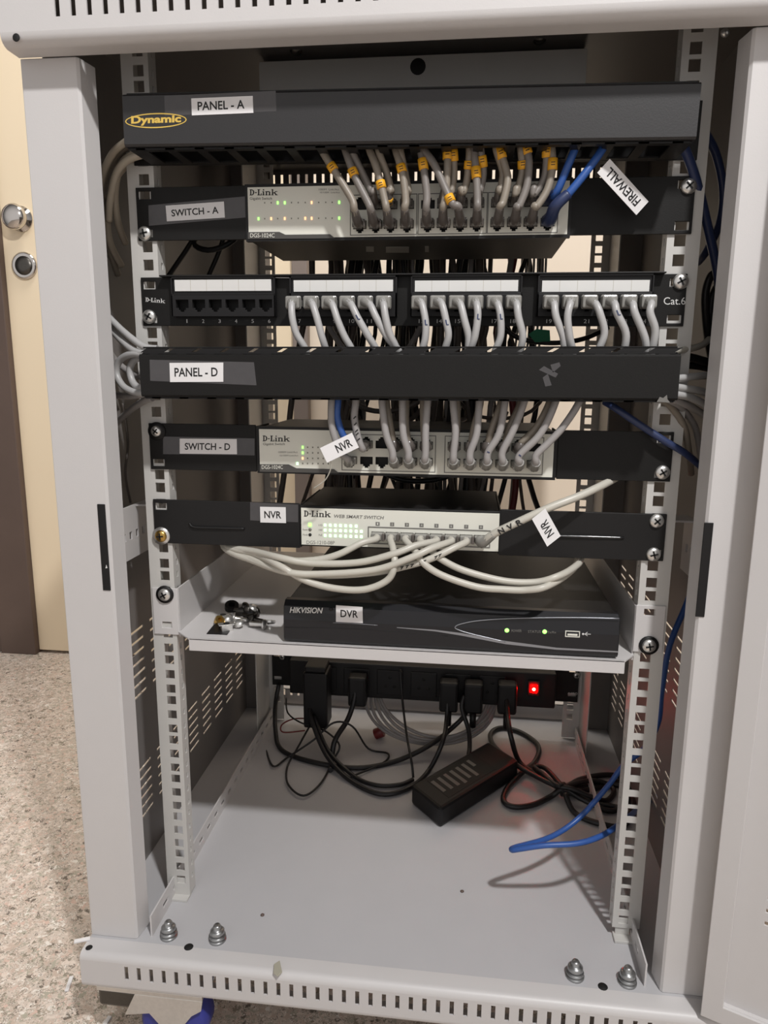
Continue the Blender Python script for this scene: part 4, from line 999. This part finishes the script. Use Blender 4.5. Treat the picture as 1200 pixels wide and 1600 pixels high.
F('thin dark wire hanging straight down to the power brick', [at(*U(500,80),360), at(*U(508,180),345), at(*U(522,300),310), at(*U(540,400),270), fl(*U(546,455))], 1.8, name='thin_wire')
F('thin dark red wire by the tall plug adapter', [at(*U(180,250),345), at(*U(130,252),345), at(*U(90,272),330), at(*U(95,298),320), at(*U(170,292),320)], 1.1, CRED, name='thin_wire')
F('black lead rising from the power brick to a mains plug', [at(*U(722,170),350), at(*U(715,215),346), at(*U(738,290),330), at(*U(742,350),310), at(*U(735,395),292)], 3.4)
def T(u, v, z=-284.0): return atz(740+u/4.615, 1060+v/4.615, z)
pts = [at(740+238/4.615, 1060+150/4.615, 348), at(740+245/4.615, 1060+260/4.615, 330), at(740+270/4.615, 1060+420/4.615, 300), T(330,600,-276), T(450,690,-278), T(640,795,-277), T(850,800), T(1050,745), T(1120,850), T(1000,955), T(800,880,-280), T(650,800,-272),
       T(560,850), T(430,910), T(290,925), T(215,880), T(250,780), T(370,660,-280), T(440,600), T(472,520), T(440,455), T(330,385), T(200,355), T(122,400), T(150,490), T(290,610,-272), T(420,690,-271), T(630,780,-270),
       T(780,725,-278), T(960,695), T(1100,730), T(1150,900), T(1080,1060), T(900,1045), T(730,970), T(660,830,-270)]
o = F('black mains cord tied in a bow right of the power brick', pts, 3.7, name='mains_cable')
p = T(648,800,-275); MB().lathe(p-Vector((4,0,0)), (1,.1,0), [(9,0),(9.6,1),(9.6,6),(9,7)], 14).build('cable_tie', BPL, o)
pts = [T(660,815), T(760,850), T(900,905), T(1040,930), T(1140,1000), T(1130,820), T(980,760), T(800,780), T(680,800)]
F('second black cord tied into the same bow at its right', pts, 3.4)
pts = [T(640,790,-268), T(760,750,-274), T(900,740,-278), T(1010,800), T(960,880), T(840,850,-276), T(720,800,-268), T(600,770,-268), T(500,690,-268), T(440,640,-274), T(520,650,-270), T(640,780,-266)]
F('short black loop of cord lying on top of the bow', pts, 3.4)
cc = Vector((15, 392, -222)); ring_ = []
for k in range(5):
    pts = []
    for i in range(22):
        a = 2*math.pi*i/22; rr = 101-4*k+3*math.sin(3*a+k)
        pts.append(cc+Vector((rr*math.cos(a)+2*k, -rr*.48*math.sin(a)-2.5*k+4, -rr*.58*math.sin(a)+2.2*k-2 if True else 0)))
    ring_ += pts
ring_ = [Vector((p.x, p.y, max(p.z, -284.5))) for p in ring_]
o = cable('grey cable coiled in rings against the rear sill behind the floor cords', ring_, 2.6, CMID, None, name='coiled_cable', sub=3, n=7)
p = ring_[31]
MB().lathe(at(593,1145,372)-Vector((7,0,3)), (1,0,.5), [(8,0),(8.6,1),(8.6,13),(8,14)], 12).build('red_tape', CRED, o)
# ---- loose hardware on the shelf
def loose(nm, lab, cat, b, mats, org, **k): return tag(b.build(nm, mats, None, org, **k), lab, cat, 'loose hardware on the grey shelf')
q = [atz(x, y, ZS+.2) for x, y in ((322.7,990.7),(334.7,976),(364,978.7),(355,992))]
loose('black_card', 'small black card lying on the front edge of the grey shelf', 'card', MB().prism(q, (0,0,.6)), BPL, q[0])
def nut(px, py, r, h, z, m_, nm, lab, tilt=(0,.3,1)):
    c = atz(px, py, z)
    loose(nm, lab, 'nut', MB().lathe(c, tilt, [(r*.5,0),(r,0),(r,h),(r*.5,h),(r*.5,0)], 6 if m_ is BRASS else 14, smooth=False), m_, c)
nut(341,971,5.2,5,ZS+3,BRASS,'brass_nut','brass nut, leftmost in the pile of screws on grey shelf',(.6,-.5,.6))
nut(420,972,7,2,ZS+1,STEEL,'steel_washer','steel washer nearest the recorder on grey shelf')
nut(362,951,7.5,6,ZS+2,BPL,'rubber_grommet','black round grommet at the back of the screw pile on shelf',(.2,-.4,1))
def cage(px, py, z, lab, yaw, m_=STEEL):
    c = atz(px, py, z); M = Matrix.Rotation(yaw, 3, 'Z')
    b = MB().obox(c, M @ Vector((5.5,0,0)), M @ Vector((0,5,0)), (0,0,3)).obox(c+Vector((0,0,3.6)), M @ Vector((8,0,0)), M @ Vector((0,4,0)), (0,0,.5))
    b.lathe(c+Vector((0,0,4.1)), (0,0,1), [(3.6,0),(3.2,.3),(0.01,.3)], 12, 1)
    loose('cage_nut', lab, 'cage nut', b, [m_, HOLE], c, bevel=.5)
cage(354,980,ZS+3,'pale cage nut resting on the black card on shelf',.5)
cage(349,966,ZS+3,'steel cage nut just behind the brass nut on shelf',1.1)
cage(377,957,ZS+3,'dark cage nut in the middle back of screw pile on shelf',.2,STEELD)
cage(390,963,ZS+3,'dark brownish cage nut right of the pile middle on shelf',.9,STEELD)
def lscrew(px, py, z, lab, d, m_=STEEL, ln=14):
    c = atz(px, py, z); d = Vector(d).normalized()
    b = MB().lathe(c, d, [(0.01,-3),(3,-2.6),(5.4,-1),(5.6,0),(2.7,.2)]+[(2.7 if i % 2 else 2.2, .8+i*.9) for i in range(int(ln/.9))]+[(0.01, ln+.8)], 12)
    loose('loose_screw', lab, 'screw', b, m_, c)
lscrew(373,974,ZS+5,'upright silver screw at front of the pile on grey shelf',(.1,.5,-.8),STEEL,5)
lscrew(384,948,ZS+7,'dark screw leaning at back of the pile on grey shelf',(-.6,.2,-.4),STEELD)
lscrew(396,950,ZS+10,'tallest silver screw sticking up at back of the pile on shelf',(-.5,.1,-.7),STEEL)
lscrew(402,955,ZS+6,'dark screw at right back of the pile on grey shelf',(-.8,-.3,-.2),STEELD)
lscrew(366,966,ZS+5,'silver screw lying across middle of the pile on shelf',(.9,.2,-.2),STEEL)
lscrew(358,970,ZS+5,'silver screw lying behind the pale cage nut on shelf',(-.7,.6,-.2),STEEL)
lscrew(412,976,ZS+5,'silver screw lying flat toward the recorder on shelf',(-.95,.15,-.03),STEEL,16)
lscrew(398,968,ZS+5,'grey screw lying flat right of the pile centre on shelf',(.9,-.3,-.05),STEELD,14)
lscrew(386,953,ZS+8,'brownish screw lying on top of the dark cage nuts',(.5,.6,-.1),STEELD,10)
# ---- scraps on the floor and ledge
for (x0, y0, x1, y1, z), lab in (((100,1466,124,1479,-330),None), ((112,1526,104,1549,-404),'white plastic offcut lying on terrazzo beside cabinet corner'), ((172,1588,163,1602,-404),'white plastic offcut lying on terrazzo near the caster')):
    if lab is None: continue
    a, c = atz(x0, y0, z), atz(x1, y1, z); d = (c-a)/2; n_ = Vector((-d.y, d.x, 0)).normalized()*2.2
    o = MB().obox((a+c)/2+Vector((0,0,.2)), d, n_, (0,0,1)).build('plastic_offcut', WHITE, None, a, bevel=.5)
    tag(o, lab, 'scrap', 'white plastic scraps on the floor')
a = Vector((-311, -74, ZF)); 
o = MB().obox((-309,-72,ZF+1.2), (7,3,0), (-.9,2,0), (0,0,1)).build('plastic_offcut', WHITE, None, (-309,-72,ZF), bevel=.4)
tag(o, 'white plastic offcut stuck at left end of the cabinet base', 'scrap', 'white plastic scraps on the floor')
q = [atz(x, y, ZF+1) for x, y in ((428,1508),(437,1502),(441,1520),(434,1527),(427,1522))]
o = MB().prism(q, (0,0,1.4)).build('tape_scrap', mat('dull clear tape', (170,166,150), .3), None, q[0], bevel=.5)
tag(o, 'dull scrap of tape stuck on the front ledge of the cabinet', 'scrap')
for px, py, lab in ((410,1429,'dark crumb on cabinet floor left of centre'), (722,1392,'tiny dark crumb on cabinet floor behind the right bolts')):
    c = atz(px, py, ZF+1)
    tag(MB().lathe(c-Vector((0,0,1)), (0,0,1), [(2,0),(2.2,.8),(1,1.8),(0.01,2)], 7).build('crumb', FRAMEB, None, c), lab, 'crumb', 'crumbs on the cabinet floor')
